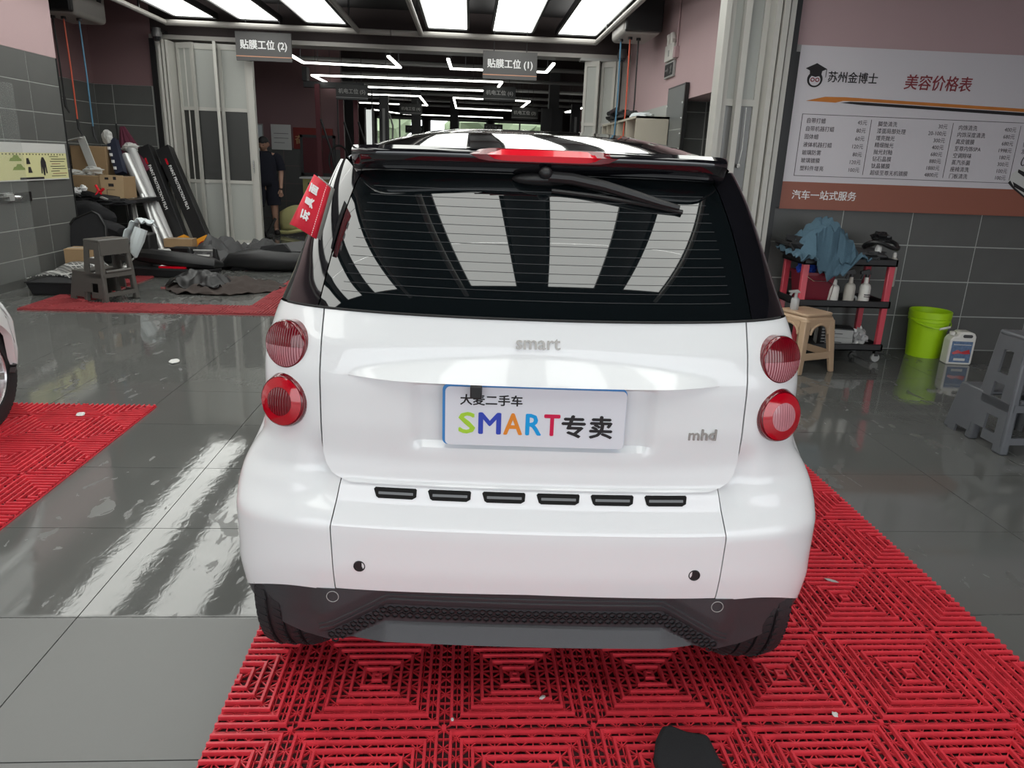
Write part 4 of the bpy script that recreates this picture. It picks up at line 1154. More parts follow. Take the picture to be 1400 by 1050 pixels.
t = thing('tape_roll_box', 'small red box in the cream cabinet next to the smoked mirror', 'box', (2.12, 9.55, 1.68))
obj('carton', MB().box(-.06, .12, 0, .30, 0, .11), 'lamp_red', t, bevel=.004)
obj('carton_lid', MB().box(-.065, .125, -.005, .305, .11, .125), 'lamp_dark', t)
tag(obj('cable_bundle', MB().blob((2.2, 11.0, 2.13), (.22, .40, .09), 4, .5, 3).tube([(1.9, 10.6, 2.14), (2.1, 11.1, 2.24), (2.1, 11.6, 2.12)], .03), 'black_plastic', smooth=True), 'black bundle of cables on top of the cream cabinets', 'cables')
tag(obj('folded_cloth', MB().blob((2.25, 10.1, 2.09), (.15, .30, .05), 7, .3, 3), 'white_cloth', smooth=True), 'white folded cloth on top of the cream cabinet beside the mirror', 'cloth')

# ---------------------------------------------------------------- right: service cart
before_cart = set(sc.objects)
ang = -.05
t = thing('service_cart', 'three-tier black service cart with red legs against the right wall', 'cart', (2.60, 5.45, 0), 0)
def tray(z, nm='tray'):
    mb = MB().box(0, .76, 0, .40, z, z+.015)
    for a in ((0, .76, 0, .02), (0, .76, .38, .40), (0, .02, 0, .40), (.74, .76, 0, .40)): mb.box(a[0], a[1], a[2], a[3], z, z+.055)
    return obj(nm, mb, 'black_plastic', t, bevel=.004)
tray(.095); tray(.445); tray(.775)
for x, y in ((.035, .03), (.725, .03), (.035, .37), (.725, .37)):
    obj('leg', MB().hexa([(x-.022, y-.018, .11), (x+.022, y-.018, .11), (x+.022, y+.018, .11), (x-.022, y+.018, .11)], [(x-.026, y-.020, .79), (x+.026, y-.020, .79), (x+.026, y+.020, .79), (x-.026, y+.020, .79)]), 'red_leg', t, bevel=.005)
    cs = obj('caster', MB().lathe([(.034, -.012), (.036, 0), (.034, .012)], 20, c=(x, y, .036), axis='y'), 'metal_grey', t, smooth=True)
    obj('caster_fork', MB().box(x-.014, x+.014, y-.02, y+.02, .05, .10), 'black_plastic', cs)
obj('handle', MB().tube([(0, .05, .82), (-.07, .05, .88), (-.09, .05, .92), (-.09, .35, .92), (-.07, .35, .88), (0, .35, .82)], .016), 'black_plastic', t, smooth=True)
# its load
def bottle(x, y, z, h, r, label, m_='white_plastic', cap='black_plastic', spray=False, group=None, neck=.62, name='spray_bottle'):
    t = thing(name, label, 'bottle', (x, y, z), 0, group)
    obj('body', MB().lathe([(r*.92, 0), (r, .01), (r, h*neck*.80), (r*.85, h*neck*.92), (r*.42, h*neck), (r*.36, h*.78), (r*.36, h*.80)], 20), m_, t, smooth=True)
    if spray:
        obj('trigger_head', MB().lathe([(r*.40, h*.78), (r*.40, h*.86)], 14).hexa([(-.055, -.012, h*.86), (.028, -.012, h*.86), (.028, .012, h*.86), (-.055, .012, h*.86)], [(-.058, -.010, h*.94), (.010, -.010, h), (.010, .010, h), (-.058, .010, h*.94)]).beam((-.03, 0, h*.88), (-.045, 0, h*.72), .010, .014), cap, t)
    else:
        obj('cap', MB().lathe([(r*.42, h*.78), (r*.42, h*.94), (r*.3, h), (.004, h)], 16), cap, t, smooth=True)
    return t
Z2, Z1, Z3 = .461, .111, .791
bottle(2.90, 5.50, Z2, .20, .042, 'squat white bottle under the blue cloth on the middle tray of the cart', cap='white_plastic', name='bottle', neck=.80)
bottle(3.03, 5.50, Z2, .285, .042, 'cream bottle with a black spray head, middle of the cart tray', 'cream_plastic', spray=True)
q = bottle(3.155, 5.50, Z2, .285, .042, 'white spray bottle with black print beside the right cart leg', 'white_plastic', spray=True)
obj('label', MB().box(-.02, .035, -.044, -.036, .085, .092).box(-.02, .035, -.044, -.036, .070, .076), 'print_black', q)
q = bottle(2.86, 5.50, Z1, .245, .030, 'slim black bottle with a white cap on the bottom tray of the cart', 'black_plastic', 'white_plastic', name='bottle', neck=.84)
for k in range(5): obj('label_line', MB().box(-.016, .016, -.0315, -.029, .05+.025*k, .056+.025*k), 'metal_grey', q)
q = bottle(2.745, 5.55, Z1, .18, .032, 'cream bottle with a red cap seen through the tan stool', 'cream_plastic', 'lamp_red', name='bottle', neck=.85)
q = bottle(3.42, 5.62, .60, .27, .035, 'pale bottle hung outside the right end of the cart', 'cream_plastic', 'white_plastic', name='bottle', neck=.86)
obj('hook', MB().beam((-.1, 0, .19), (.0, 0, .19), .012), 'black_plastic', q)
tag(obj('tape_roll', MB().lathe([(.018, -.012), (.035, -.012), (.035, .012), (.018, .012), (.018, -.012)], 20, c=(3.085, 5.53, Z2+.037), axis='y', cap=False), 'metal_grey', smooth=True), 'small silver roll between the two spray bottles on the cart', 'roll')
t = thing('wine_red_bucket', 'wine red square bucket on the middle tray at the left of the cart', 'bucket', (2.76, 5.60, Z2))
obj('body', MB().hexa([(-.10, -.10, 0), (.10, -.10, 0), (.10, .10, 0), (-.10, .10, 0)], [(-.13, -.13, .24), (.13, -.13, .24), (.13, .13, .24), (-.13, .13, .24)]), 'wine', t, bevel=.012)
obj('rim', MB().box(-.135, .135, -.135, -.125, .23, .25).box(-.135, .135, .125, .135, .23, .25).box(-.135, -.125, -.125, .125, .23, .25).box(.125, .135, -.125, .125, .23, .25), 'wine', t)
obj('wire_handle', MB().tube([(-.12, -.135, .23), (-.06, -.15, .19), (.06, -.15, .19), (.115, -.14, .16), (.10, -.13, .02)], .003, 6), 'chrome', t, smooth=True)
tag(obj('rag', MB().blob((2.68, 5.56, .735), (.07, .06, .05), 8, .5, 2.5), 'blue', smooth=True), 'bright blue rag in the wine red bucket', 'rag')
# boxes on the bottom tray
for k in range(2):
    t = thing('carton', ['long grey printed carton lying on the bottom tray of the cart', 'long grey printed carton stacked on top of the other, with a black edge'][k], 'box', (3.02, 5.63, Z1+.071*k), -.28)
    bb = obj('carton_body', MB().box(-.13, .14, -.08, .08, 0, .07), 'metal_grey', t, bevel=.003)
    obj('print', MB().box(-.10, .06, -.082, -.08, .028, .033).box(-.10, .0, -.082, -.08, .042, .047), 'print_black', bb)
    if k: obj('lid', MB().box(-.132, .142, -.082, .082, .065, .074), 'black_plastic', bb)
tag(obj('wrapped_bundle', MB().blob((3.21, 5.56, Z1+.07), (.055, .07, .075), 12, .6, 3), 'clear_wrap', smooth=True), 'crumpled clear plastic bag beside the cartons on the cart', 'bag')
# blue cloth heaped on the cart
def cloth_heap():
    mb = MB(); rows = []
    for i in range(41):
        r = []
        for j in range(41):
            a, b = i/40, j/40
            x = 2.50+.56*a; y = 5.30+.50*b
            dx, dy = (a-.50)/.5, (b-.55)/.5; rr = math.sqrt(dx*dx+dy*dy)
            h = .27*max(0, 1-rr**1.6)+.02
            z = .83+h
            ns = noise.noise(Vector((a*5+b*1.5, b*5, 1)))*.045+noise.noise(Vector((a*14, b*6, 4)))*.035+noise.noise(Vector((a*30, b*12, 7)))*.016
            if b < .30 and .28 < a < .85:     # hangs over the front edge
                k = (.30-b)/.30; lo = .83-.17*k*(1-((a-.6)/.36)**2); z = min(z, lo+.03); y = 5.44-.03*k
            r.append((x+ns*.6, y+ns*.8, z+ns*1.4))
        rows.append(r)
    return mb.grid(rows)
tag(obj('blue_cloth', cloth_heap(), 'blue_cloth', smooth=True, solid=.006), 'crumpled blue-grey cloth heaped over the top of the cart', 'cloth')
tag(obj('black_bag', MB().blob((2.66, 5.62, .90), (.16, .18, .09), 9, .5, 2.5), 'black_cloth', smooth=True), 'black cloth bag under the left side of the blue cloth', 'bag')
tag(obj('dark_towel', MB().blob((3.17, 5.64, .845), (.17, .15, .05), 11, .5, 3), 'dark_grey', smooth=True), 'dark towel on the right end of the cart top', 'towel')
t = thing('rope_coil', 'black rubber ring and cord on the right end of the cart', 'cord', (3.28, 5.60, .93))
obj('ring', MB().tube([(.13*math.cos(a), .10*math.sin(a), .025*math.sin(a*2)) for a in [2*PI*k/28 for k in range(28)]], .016, 8, closed=True), 'black_plastic', t, smooth=True)
obj('knot', MB().blob((.0, .03, .055), (.075, .05, .04), 2, .7, 3), 'black_plastic', t, smooth=True)
q = bottle(3.235, 5.55, Z3, .16, .025, 'small white tube standing inside the black ring on the cart', 'poster_white', 'white_plastic', name='bottle', neck=.9)

for o_ in sc.objects:      # the loaded cart stands close to the wall
    if o_ not in before_cart and o_.parent is None: o_.location.y += .11
# tan stool
def tan_stool():
    t = thing('plastic_stool', 'tan plastic stool with arched sides behind the right tail lamps', 'stool', (2.585, 5.36, 0), .38)
    h = .455; mb = MB()
    obj('seat', MB().prism(rrect(.285, .285, .04), .022, lambda a, b, c: (a, b, h-.022+c)), 'tan', t, bevel=.006)
    obj('seat_skirt', MB().hexa([(-.152, -.152, h-.07), (.152, -.152, h-.07), (.152, .152, h-.07), (-.152, .152, h-.07)], [(-.140, -.140, h-.02), (.140, -.140, h-.02), (.140, .140, h-.02), (-.140, .140, h-.02)]), 'tan', t, bevel=.02)
    for sx_ in (-1, 1):
        for sy_ in (-1, 1):
            q0 = [(sx_*.185, sy_*.185), (sx_*.140, sy_*.180), (sx_*.150, sy_*.150), (sx_*.180, sy_*.140)]
            q1 = [(sx_*.150, sy_*.150), (sx_*.085, sy_*.148), (sx_*.095, sy_*.095), (sx_*.148, sy_*.085)]
            if sx_*sy_ < 0: q0, q1 = q0[::-1], q1[::-1]
            obj('leg', MB().hexa([(x, y, 0) for x, y in q0], [(x, y, h-.05) for x, y in q1]), 'tan', t, bevel=.008)
    for k in range(4):
        a = k*PI/2; c, s = round(math.cos(a)), round(math.sin(a))
        R_ = lambda x, y, z: (x*c-y*s, x*s+y*c, z)
        pts = []
        for j in range(13):   # arch band
            b = PI*j/12; pts.append((.088*math.cos(b), -.152-.0*j, .30+.075*math.sin(b)))
        obj('arch', MB().tube([R_(*p) for p in pts], .010, 6), 'tan', t, smooth=True)
        mb = MB(); fr = []
        for j in range(13):
            b = PI*j/12; fr.append((R_(.085*math.cos(b), -.152, .30+.075*math.sin(b)), R_(.10*math.cos(b) if abs(math.cos(b)) > .5 else .10*math.cos(b), -.151, .40)))
        mb.grid([[p[0] for p in fr], [p[1] for p in fr]])
        obj('apron', mb, 'tan', t, solid=.004, offset=0)
        obj('crossbar', MB().beam(R_(-.155, -.166, .135), R_(.155, -.166, .135), .006, .055), 'tan', t, bevel=.002)
    return t
tan_stool()
t = bottle(2.50, 5.39, .455, .15, .032, 'clear spray bottle standing on the tan stool behind the car', 'clear_wrap', 'metal_grey', spray=True)

# step stools
def step_stool(m_, label, loc, rz, h=.60, d=.44, wd=.40, lw=1.0):
    """x: from the low step (-x) to the upright side; y: width"""
    t = thing('step_stool', label, 'stool', loc, rz)
    th = .014
    # side panels with window openings, in the x-z plane
    def side(y0, yt):
        yy = lambda z: lerp(y0, yt, z/h)
        def cells(name, xl, xr, cols, rows, skip):
            vs = []; fs = []; nc = len(cols)
            for z in rows:
                for c in cols: vs.append((lerp(xl(z), xr(z), c), yy(z), z))
            for i in range(len(rows)-1):
                for j in range(nc-1):
                    if (i, j) not in skip: fs.append((i*nc+j, i*nc+j+1, (i+1)*nc+j+1, (i+1)*nc+j))
            obj(name, MB().add(vs, fs), m_, t, solid=th, offset=0)
        cells('side_panel', lambda z: lerp(-.235, -.20, z/h), lambda z: lerp(.02, -.015, z/h), (0, .28, .66, 1), (.24, .29, .375, .43, h-.10, h-.01), {(1, 1), (3, 1)})
        cells('lower_panel', lambda z: lerp(-.425, -.39, z/.29), lambda z: lerp(.02, 0, z/.29), (0, .14, .40, .64, .86, 1), (0, .045, .10, .19, .285), {(0, 1), (0, 2), (0, 3), (0, 4), (1, 2), (2, 3)})
    side(-wd/2, -wd/2+.04); side(wd/2, wd/2-.04)
    # corner legs
    for sy_ in (-1, 1):
        for xa, xb, hh, w_ in ((.03, -.015, h, .085), (-.225, -.19, h, .06), (-.415, -.375, .295, .07)):
            w_ *= lw; ya, yb = sy_*(wd/2+.004), sy_*(wd/2-.036*hh/h)
            bot = [(xa-w_*.6, ya-sy_*.05), (xa+.006, ya-sy_*.05), (xa+.006, ya), (xa-w_*.6, ya)]
            top = [(xb-w_*.45, yb-sy_*.04), (xb+.004, yb-sy_*.04), (xb+.004, yb), (xb-w_*.45, yb)]
            if sy_ < 0: bot, top = bot[::-1], top[::-1]
            obj('leg', MB().hexa([(x, y, 0) for x, y in bot], [(x, y, hh) for x, y in top]), m_, t, bevel=.012, seg=3)
    obj('top_step', MB().box(-.215, .0, -wd/2+.03, wd/2-.03, h-.03, h), m_, t, bevel=.012, seg=3)
    obj('low_step', MB().box(-.405, -.20, -wd/2+.01, wd/2-.01, .275, .30), m_, t, bevel=.010, seg=3)
    # upright back face with windows
    yA, yB = -wd/2+.02, wd/2-.02
    def F(y, z): return (lerp(.025, -.008, z/h), y*(1-.10*z/h), z)
    for z0, z1 in ((h-.15, h-.02), (.245, .285), (.06, .10)):
        obj('back_rail', MB().add([F(yA, z0), F(yB, z0), F(yB, z1), F(yA, z1)], [(0, 1, 2, 3)]), m_, t, solid=.018, offset=0)
    obj('hinge_bar', MB().tube([F(yA+.03, .30), F(yB-.03, .30)], .016, 10), m_, t, smooth=True)
    obj('tread_pattern', MB().box(-.19, -.02, -.12, .12, h, h+.0015), m_, t)
    return t
step_stool('stool_grey', 'grey-brown plastic two-step stool standing on the red mat at the left', (-3.44, 7.42, .0), -.45, .61, wd=.40)
step_stool('stool_slate', 'slate grey plastic two-step stool cut off by the right picture edge', (3.16, 3.62, 0), -PI/2, .66, wd=.42, lw=1.45)

# lime bucket and jug
t = thing('lime_bucket', 'lime green bucket on the wet floor beside the white jug', 'bucket', (3.90, 5.86, 0))
obj('body', MB().lathe([(.001, .012), (.125, .012), (.128, 0), (.132, .0), (.155, .30), (.162, .305), (.162, .325), (.158, .33), (.164, .335), (.164, .385), (.158, .39), (.152, .385), (.150, .33), (.128, .02), (.001, .016)], 40, cap=False), 'lime', t, smooth=True)
obj('handle', MB().tube([(.16*math.cos(a), -.165*abs(math.sin(a))-.01, .315-.05*abs(math.sin(a))) for a in [PI*k/12 for k in range(13)]], .005, 6), 'lime', t, smooth=True)
obj('handle_grip', MB().tube([(-.01, -.175, .262), (.08, -.170, .28)], .010, 8), 'white_plastic', t, smooth=True)
t = thing('plastic_jug', 'white plastic jug with a printed label in front of the lime bucket', 'jug', (4.02, 5.60, 0), -.12)
jb = obj('body', MB().prism([(-.10, .0), (.085, .0), (.10, .012), (.10, .235), (.085, .262), (.055, .272), (-.02, .272), (-.035, .26), (-.04, .235), (-.075, .235), (-.10, .20)], .11, lambda a, b, c: (a, .055-c, b)), 'white_plastic', t, bevel=.014, seg=3)
obj('handle_hole', MB().prism(rrect(.075, .026, .012, cx=.03, cy=.238), .004, lambda a, b, c: (a, -.0535-c, b)), 'dark_grey', jb)
obj('cap', MB().lathe([(.022, .235), (.022, .262), (.016, .266)], 16, c=(-.068, 0, 0)), 'white_plastic', t, smooth=True)
lb = obj('label', MB().box(-.082, .078, -.058, -.0545, .02, .195), 'jug_blue', jb)
obj('label_print', MB().prism([(-.075, .10), (-.03, .125), (.0, .11), (.06, .13), (.07, .095), (.03, .09), (-.02, .095), (-.06, .085)], .001, lambda a, b, c: (a, -.0585-c, b)), 'lamp_red', lb)
obj('label_print', MB().box(-.05, .04, -.0595, -.0582, .035, .055).box(-.07, .07, -.0595, -.0582, .165, .17), 'poster_white', lb)

# black cloth scrap in front, litter
t = obj('black_shoe_cover', MB().prism([(-.085, -.2), (.085, -.2), (.082, .045), (.03, .060), (-.005, .085), (-.03, .085), (-.06, .04), (-.084, -.02)], .030), 'black_cloth', bevel=.012, seg=3)
tag(t, 'black cloth pad on the red mat at the bottom picture edge', 'cloth', loc=(.568, 1.478, .019), rz=.05)
rd = random.Random(3)
for k, (x, y, s, l) in enumerate(((.23, 1.70, .006, 'white paper crumb on the red mat in front of the car'), (-.02, 1.62, .004, 'tiny white crumb on the red mat left of the black pad'), (1.04, 1.62, .008, 'white scrap on the red mat right of the rear wheel'),
                                  (-2.15, 4.0, .020, 'white torn scrap on the left red mat beside the alloy wheel'), (-2.085, 5.19, .035, 'flat white paper scrap on the grey floor left of the car'))):
    o = obj('paper_scrap', MB().blob((0, 0, s*.2), (s*1.6, s, s*.25), k, .6, 3, 2), 'poster_white'); tag(o, l, 'litter', 'white litter on the floor', (x, y, .0185 if k < 4 else .001), rd.random()*3)
o = obj('leaf', MB().prism([(-.025, 0), (-.01, .008), (.012, .008), (.026, 0), (.01, -.008), (-.012, -.008)], .0015), 'metal_grey'); tag(o, 'small dry leaf on the red mat at the right', 'leaf', loc=(1.36, 2.30, .019), rz=-.6)
# ============================================================ LEFT CLUTTER
def slab(a, b, w, t_, up=(0, 0, 1)): return MB().beam(a, b, w, t_, up)
# low rack carrying the boxes
t = thing('work_table', 'black table heaped with cartons in the left alcove', 'table', (-5.05, 10.9, 0))
obj('top', MB().box(-.55, .50, -.45, .55, .74, .79), 'black_plastic', t)
for x in (-.5, .45):
    for y in (-.4, .5): obj('leg', MB().box(x-.02, x+.02, y-.02, y+.02, 0, .74), 'black_plastic', t)
obj('lower_shelf', MB().box(-.5, .45, -.4, .5, .30, .32), 'black_plastic', t)
def carton(x, y, z, sx, sy, sz, rz, label, m_='cardboard', marks=()):
    t = thing('carton', label, 'box', (x, y, z), rz)
    b = obj('carton_body', MB().box(-sx/2, sx/2, -sy/2, sy/2, 0, sz), m_, t, bevel=.004)
    obj('tape', MB().box(-sx/2-.001, sx/2+.001, -.03, .03, sz, sz+.0015), 'cream_plastic', b)
    obj('flap_seam', MB().box(-sx/2, sx/2, -.0015, .0015, sz+.0015, sz+.0025), 'print_black', b)
    for (u, z_, w_, h_) in marks: obj('print', MB().box(u, u+w_, -sy/2-.0015, -sy/2, z_, z_+h_), 'print_black', b)
    return t
c1 = carton(-5.08, 10.82, .79, .72, .44, .29, .0, 'open brown carton on the black table, its printed end facing the car', 'cardboard', ((.02, .10, .035, .035), (.07, .10, .03, .035), (.12, .10, .03, .035), (.17, .10, .035, .035)))
obj('bright_end', MB().hexa([(.10, -.235, -.02), (.37, -.235, -.02), (.37, -.221, -.02), (.10, -.221, -.02)], [(.08, -.235, .31), (.39, -.235, .31), (.39, -.221, .31), (.08, -.221, .31)]), 'cardboard_light', c1)
obj('print', MB().box(.19, .26, -.2365, -.2350, .16, .20).box(.15, .20, -.2365, -.235, .25, .28).box(.26, .30, -.2365, -.235, .25, .29).box(.16, .165, -.2365, -.235, .04, .12).box(.16, .27, -.2365, -.235, .115, .12), 'print_black', c1)
carton(-5.45, 11.46, .79, .46, .42, .68, .1, 'tall brown carton at the back of the alcove table', 'cardboard')
t = thing('foam_strip', 'long white foam strip draped over the tall carton', 'packing strip', (0, 0, 0))
obj('strip', MB().beam((-5.48, 11.22, 1.58), (-5.30, 11.10, 1.14), .11, .015, up=(0, 1, .2)).beam((-5.66, 11.22, 1.53), (-5.46, 11.2, 1.58), .10, .015), 'poster_white', t)
obj('crumpled_end', MB().blob((-5.25, 10.95, 1.14), (.13, .10, .06), 5, .5, 2.5).blob((-5.45, 10.9, 1.10), (.13, .09, .04), 6, .5, 2.5), 'poster_white', t, smooth=True)
t = thing('tall_box', 'narrow dark blue box with pale characters and a white cap, leaning by the cartons', 'box', (0, 0, 0))
tb = obj('carton_body', MB().beam((-5.18, 11.5, 1.56), (-5.02, 11.3, 1.10), .13, .10, up=(0, 1, 0)), mat('dark_navy_card', (.02, .025, .05), .6), t)
obj('cap', MB().blob((-5.23, 11.46, 1.60), (.075, .05, .10), 3, .25, 2), 'poster_white', t)
for k in range(4): obj('print', MB().box(-5.185+.035*k, -5.155+.035*k, 11.33-.04*k, 11.36-.04*k, 1.43-.09*k, 1.47-.09*k), 'print_white', tb)
t = thing('umbrella', 'folded burgundy umbrella cloth leaning against the alcove wall', 'umbrella', (0, 0, 0))
for k, (dx, w_) in enumerate(((-.05, .09), (.02, .10), (.09, .08), (-.01, .05))):
    obj('fold', MB().tube([(-5.22+dx*.3, 11.95, 1.76), (-5.12+dx*1.2, 11.85, 1.45), (-5.0+dx*2.2, 11.7, 1.12)], [.02, w_*.8, w_], 8), 'burgundy', t, smooth=True)
obj('pole', MB().tube([(-5.31, 11.97, 1.80), (-5.00, 11.3, .79)], .012), 'black_plastic', t)
# long cartons and rolls leaning in the corner
def lean_box(a, b, w_, d_, label, m_='black_plastic', text_=True):
    a, b = Vector(a), Vector(b); t = thing('film_carton', label, 'box')
    y = (b-a).normalized(); n = Vector((0, -1, 0)); n = (n-y*n.dot(y)).normalized(); x = y.cross(n)*1
    L = (b-a).length
    m = Matrix((x, y, n)).transposed().to_4x4(); m.translation = a
    t.matrix_world = m
    bd = obj('carton_body', MB().box(-w_/2, w_/2, 0, L, -d_, 0), m_, t, bevel=.004)
    return t, bd, L
for a, b, l, k in (((-4.28, 11.30, .10), (-4.89, 11.78, 1.49), 'black paint protection film carton leaning on the silver roll', 0), ((-3.96, 11.35, .10), (-4.62, 11.83, 1.49), 'rightmost black paint protection film carton leaning in the corner', 1)):
    t, bd, L = lean_box(a, b, .21, .16, l)
    obj('orange_end', MB().box(-.107, .107, -.002, .13, -.162, .003), 'film_orange', t, bevel=.002)
    obj('end_ring', MB().tube([(.06*math.cos(q), .03+.03*math.sin(q), .006) for q in [2*PI*j/16 for j in range(16)]], .008, 6, closed=True), 'lamp_red', t)
    o = text('lettering', 'PAINT PROTECTION FILM', .062, 'print_white', bd, bold=.001)
    o.rotation_euler = (0, 0, -PI/2); o.location = (-.015, L-.30, .002)
    obj('red_mark', MB().box(-.03, .0, L-.28, L-.18, .001, .003), 'lamp_red', bd)
t, bd, L = lean_box((-4.40, 11.20, .05), (-4.73, 11.46, .78), .10, .08, 'amber orange film carton between the black cartons and the silver roll', 'film_orange')
obj('carton_end', MB().box(-.052, .052, L, L+.01, -.08, .002), 'cardboard', t)
t = thing('film_roll', 'silver film roll leaning on the alcove corner', 'roll')
obj('roll', MB().tube([(-4.38, 11.12, .08), (-5.02, 11.50, 1.36)], .065, 16), 'silver_film', t, smooth=True)
obj('core', MB().tube([(-4.37, 11.115, .05), (-5.03, 11.505, 1.38)], .03, 12), 'poster_white', t, smooth=True)
t = thing('film_roll', 'grey plastic-wrapped roll behind the silver roll', 'roll')
obj('roll', MB().tube([(-4.36, 11.22, .08), (-4.99, 11.63, 1.46)], [.06, .075], 14), 'clear_wrap', t, smooth=True)
obj('wrap_end', MB().blob((-5.0, 11.64, 1.47), (.11, .09, .07), 5, .4, 2.5), 'poster_white', t, smooth=True)
t = thing('white_panel_strip', 'long white plastic strip leaning left of the silver roll', 'plastic strip')
obj('strip', MB().beam((-4.55, 10.55, .02), (-4.74, 10.85, .78), .12, .02, up=(0, 1, .3)), 'white_plastic', t)
obj('edge', MB().beam((-4.49, 10.53, .02), (-4.68, 10.83, .78), .012, .03, up=(0, 1, .3)), 'metal_grey', t)
t = thing('silver_tube', 'thin silver tube between the white strip and the film roll', 'tube')
obj('tube', MB().tube([(-4.38, 10.9, .02), (-4.72, 11.2, .82)], .035, 12), 'silver_film', t, smooth=True)
obj('end', MB().tube([(-4.372, 10.893, .0), (-4.38, 10.9, .03)], .037, 12), 'black_plastic', t, smooth=True)
c = carton(-4.20, 11.10, .105, .40, .22, .12, .05, 'small flat carton at the foot of the leaning film cartons', 'cardboard')
t = thing('white_roll', 'two short white wrapped rolls under the small flat carton', 'roll', (-4.28, 10.72, 0))
obj('roll', MB().tube([(-.22, .1, .055), (.20, .1, .055)], .045, 14), 'poster_white', t, smooth=True)
obj('roll', MB().tube([(-.16, .18, .055), (.26, .2, .055)], .042, 14), 'silver_film', t, smooth=True)
# heap on and beside the table
tag(obj('white_gloves', MB().blob((-5.22, 10.42, .88), (.09, .05, .05), 2, .5, 2.5).blob((-5.15, 10.42, .91), (.05, .04, .06), 5, .4, 2.5), 'print_white', smooth=True), 'white work gloves on the left end of the black heap', 'gloves')
tag(obj('red_strap', MB().tube([(-4.98, 10.42, .97), (-4.94, 10.40, .90), (-4.98, 10.38, .84), (-4.90, 10.40, .80), (-4.93, 10.42, .88), (-4.88, 10.42, .93)], .018, 8), 'lamp_red_bright', smooth=True), 'tangled red strap beside the open carton', 'strap')
t = thing('black_trim_heap', 'heap of black car trim on the front of the alcove table', 'car trim', (0, 0, 0))
obj('trim_piece', MB().tube([(-5.55, 10.6, .93), (-5.3, 10.45, .90), (-5.0, 10.4, .82), (-4.7, 10.45, .80)], [.02, .05, .05, .03], 8), 'black_plastic', t, smooth=True)
obj('trim_piece', MB().blob((-5.25, 10.40, .80), (.26, .12, .06), 3, .5, 2.5), 'black_plastic', t, smooth=True)
obj('trim_piece', MB().blob((-4.78, 10.42, .76), (.24, .12, .05), 8, .5, 2.5), 'black_cloth', t, smooth=True)
obj('buckle', MB().beam((-4.90, 10.36, .82), (-4.80, 10.34, .79), .05, .02), 'metal_grey', t)
obj('horn', MB().tube([(-5.18, 10.33, .74), (-5.10, 10.30, .66), (-5.06, 10.30, .62)], [.02, .045, .075], 10), 'dark_grey', t, smooth=True)
t = thing('seat_from_car', 'black car seat lying in front of the alcove table', 'seat', (-4.95, 10.05, 0))
obj('cushion', MB().blob((.05, .0, .42), (.42, .25, .14), 2, .25, 1.5), 'black_cloth', t, smooth=True)
obj('backrest', MB().blob((-.08, .1, .58), (.38, .12, .18), 4, .3, 1.5), 'black_cloth', t, smooth=True)
obj('seat_frame', MB().box(-.35, .40, -.12, .22, .0, .32), 'black_plastic', t, bevel=.03)
t = thing('parcel_shelf', 'black upholstered boot board leaning against the grey pier tiles', 'board', (0, 0, 0))
obj('board', MB().prism([(-.28, .10), (-.05, .02), (.10, .02), (.16, .30), (.15, .52), (.06, .66), (-.02, .70), (-.25, .60), (-.33, .48)], .06, lambda a, b, c: (-4.42+a*.9+.0, 8.95+c+.25*b, .10+b*.9)), 'black_cloth', t, bevel=.02, seg=3)
obj('piping', MB().tube([(-4.42+a*.9, 8.94+.25*b, .10+b*.9) for a, b in [(.10, .02), (.16, .30), (.15, .52), (.06, .66), (-.02, .70), (-.25, .60), (-.33, .48)]], .010, 6), 'black_plastic', t, smooth=True)
c = carton(-4.40, 8.72, .02, .30, .28, .33, .1, 'open brown carton behind the grey-brown step stool', 'cardboard')
obj('yellow_strip', MB().box(-.04, .14, -.145, -.141, .03, .05), 'film_orange', c)
def quilt_sheet(x0, y0, w_, d_, seed, h=.16, n=24):
    rows = []
    for i in range(n+1):
        r = []
        for j in range(n+1):
            a, b = i/n, j/n
            z = .08+h*(abs(math.sin(a*3.0+seed))**1.5)*(.5+.5*b)+.03*noise.noise(Vector((a*3+seed, b*3, 0)))
            r.append((x0+w_*a, y0+d_*b+.05*math.sin(a*5), z))
        rows.append(r)
    return MB().grid(rows)
tag(obj('quilted_mat', quilt_sheet(-4.62, 7.95, .62, .55, .3, .14), 'quilt', smooth=True, solid=.012), 'silver quilted floor mat lying against the pier, the left one', 'car mat')
tag(obj('quilted_mat', quilt_sheet(-4.13, 7.85, .50, .50, 1.6, .22), 'quilt', smooth=True, solid=.012), 'silver quilted floor mat curling up behind the step stool', 'car mat')
t = thing('black_tray', 'black boot tray under the quilted mats', 'tray', (-4.12, 7.75, 0))
obj('tray_body', MB().hexa([(-.28, -.14, 0), (.36, -.14, 0), (.36, .2, 0), (-.28, .2, 0)], [(-.32, -.16, .13), (.40, -.16, .13), (.40, .24, .13), (-.32, .24, .13)]), 'black_cloth', t, bevel=.015)
obj('rim', MB().tube([(-.32, -.16, .13), (.40, -.16, .13), (.40, .24, .13), (-.32, .24, .13)], .008, 6, closed=True), 'black_plastic', t)
tag(obj('white_towel', (lambda: MB().grid([[(-3.93+.36*a+.04*math.sin(b*6), 8.55+.28*b, .36+.33*math.sin(min(1, a*1.25)*PI*.62)-.16*(b > .6)*(b-.6)*a+.018*math.sin(a*30+b*7)) for b in [j/14 for j in range(15)]] for a in [i/26 for i in range(27)]]))(), 'white_cloth', smooth=True, solid=.01), 'white towel draped over the black trim behind the step stool', 'towel')
tag(obj('white_rag', MB().tube([(-3.66, 8.57, .60), (-3.70, 8.54, .48), (-3.74, 8.52, .34), (-3.73, 8.52, .28)], [.07, .075, .05, .015], 10), 'white_cloth', smooth=True), 'white rag hanging below the towel', 'rag')
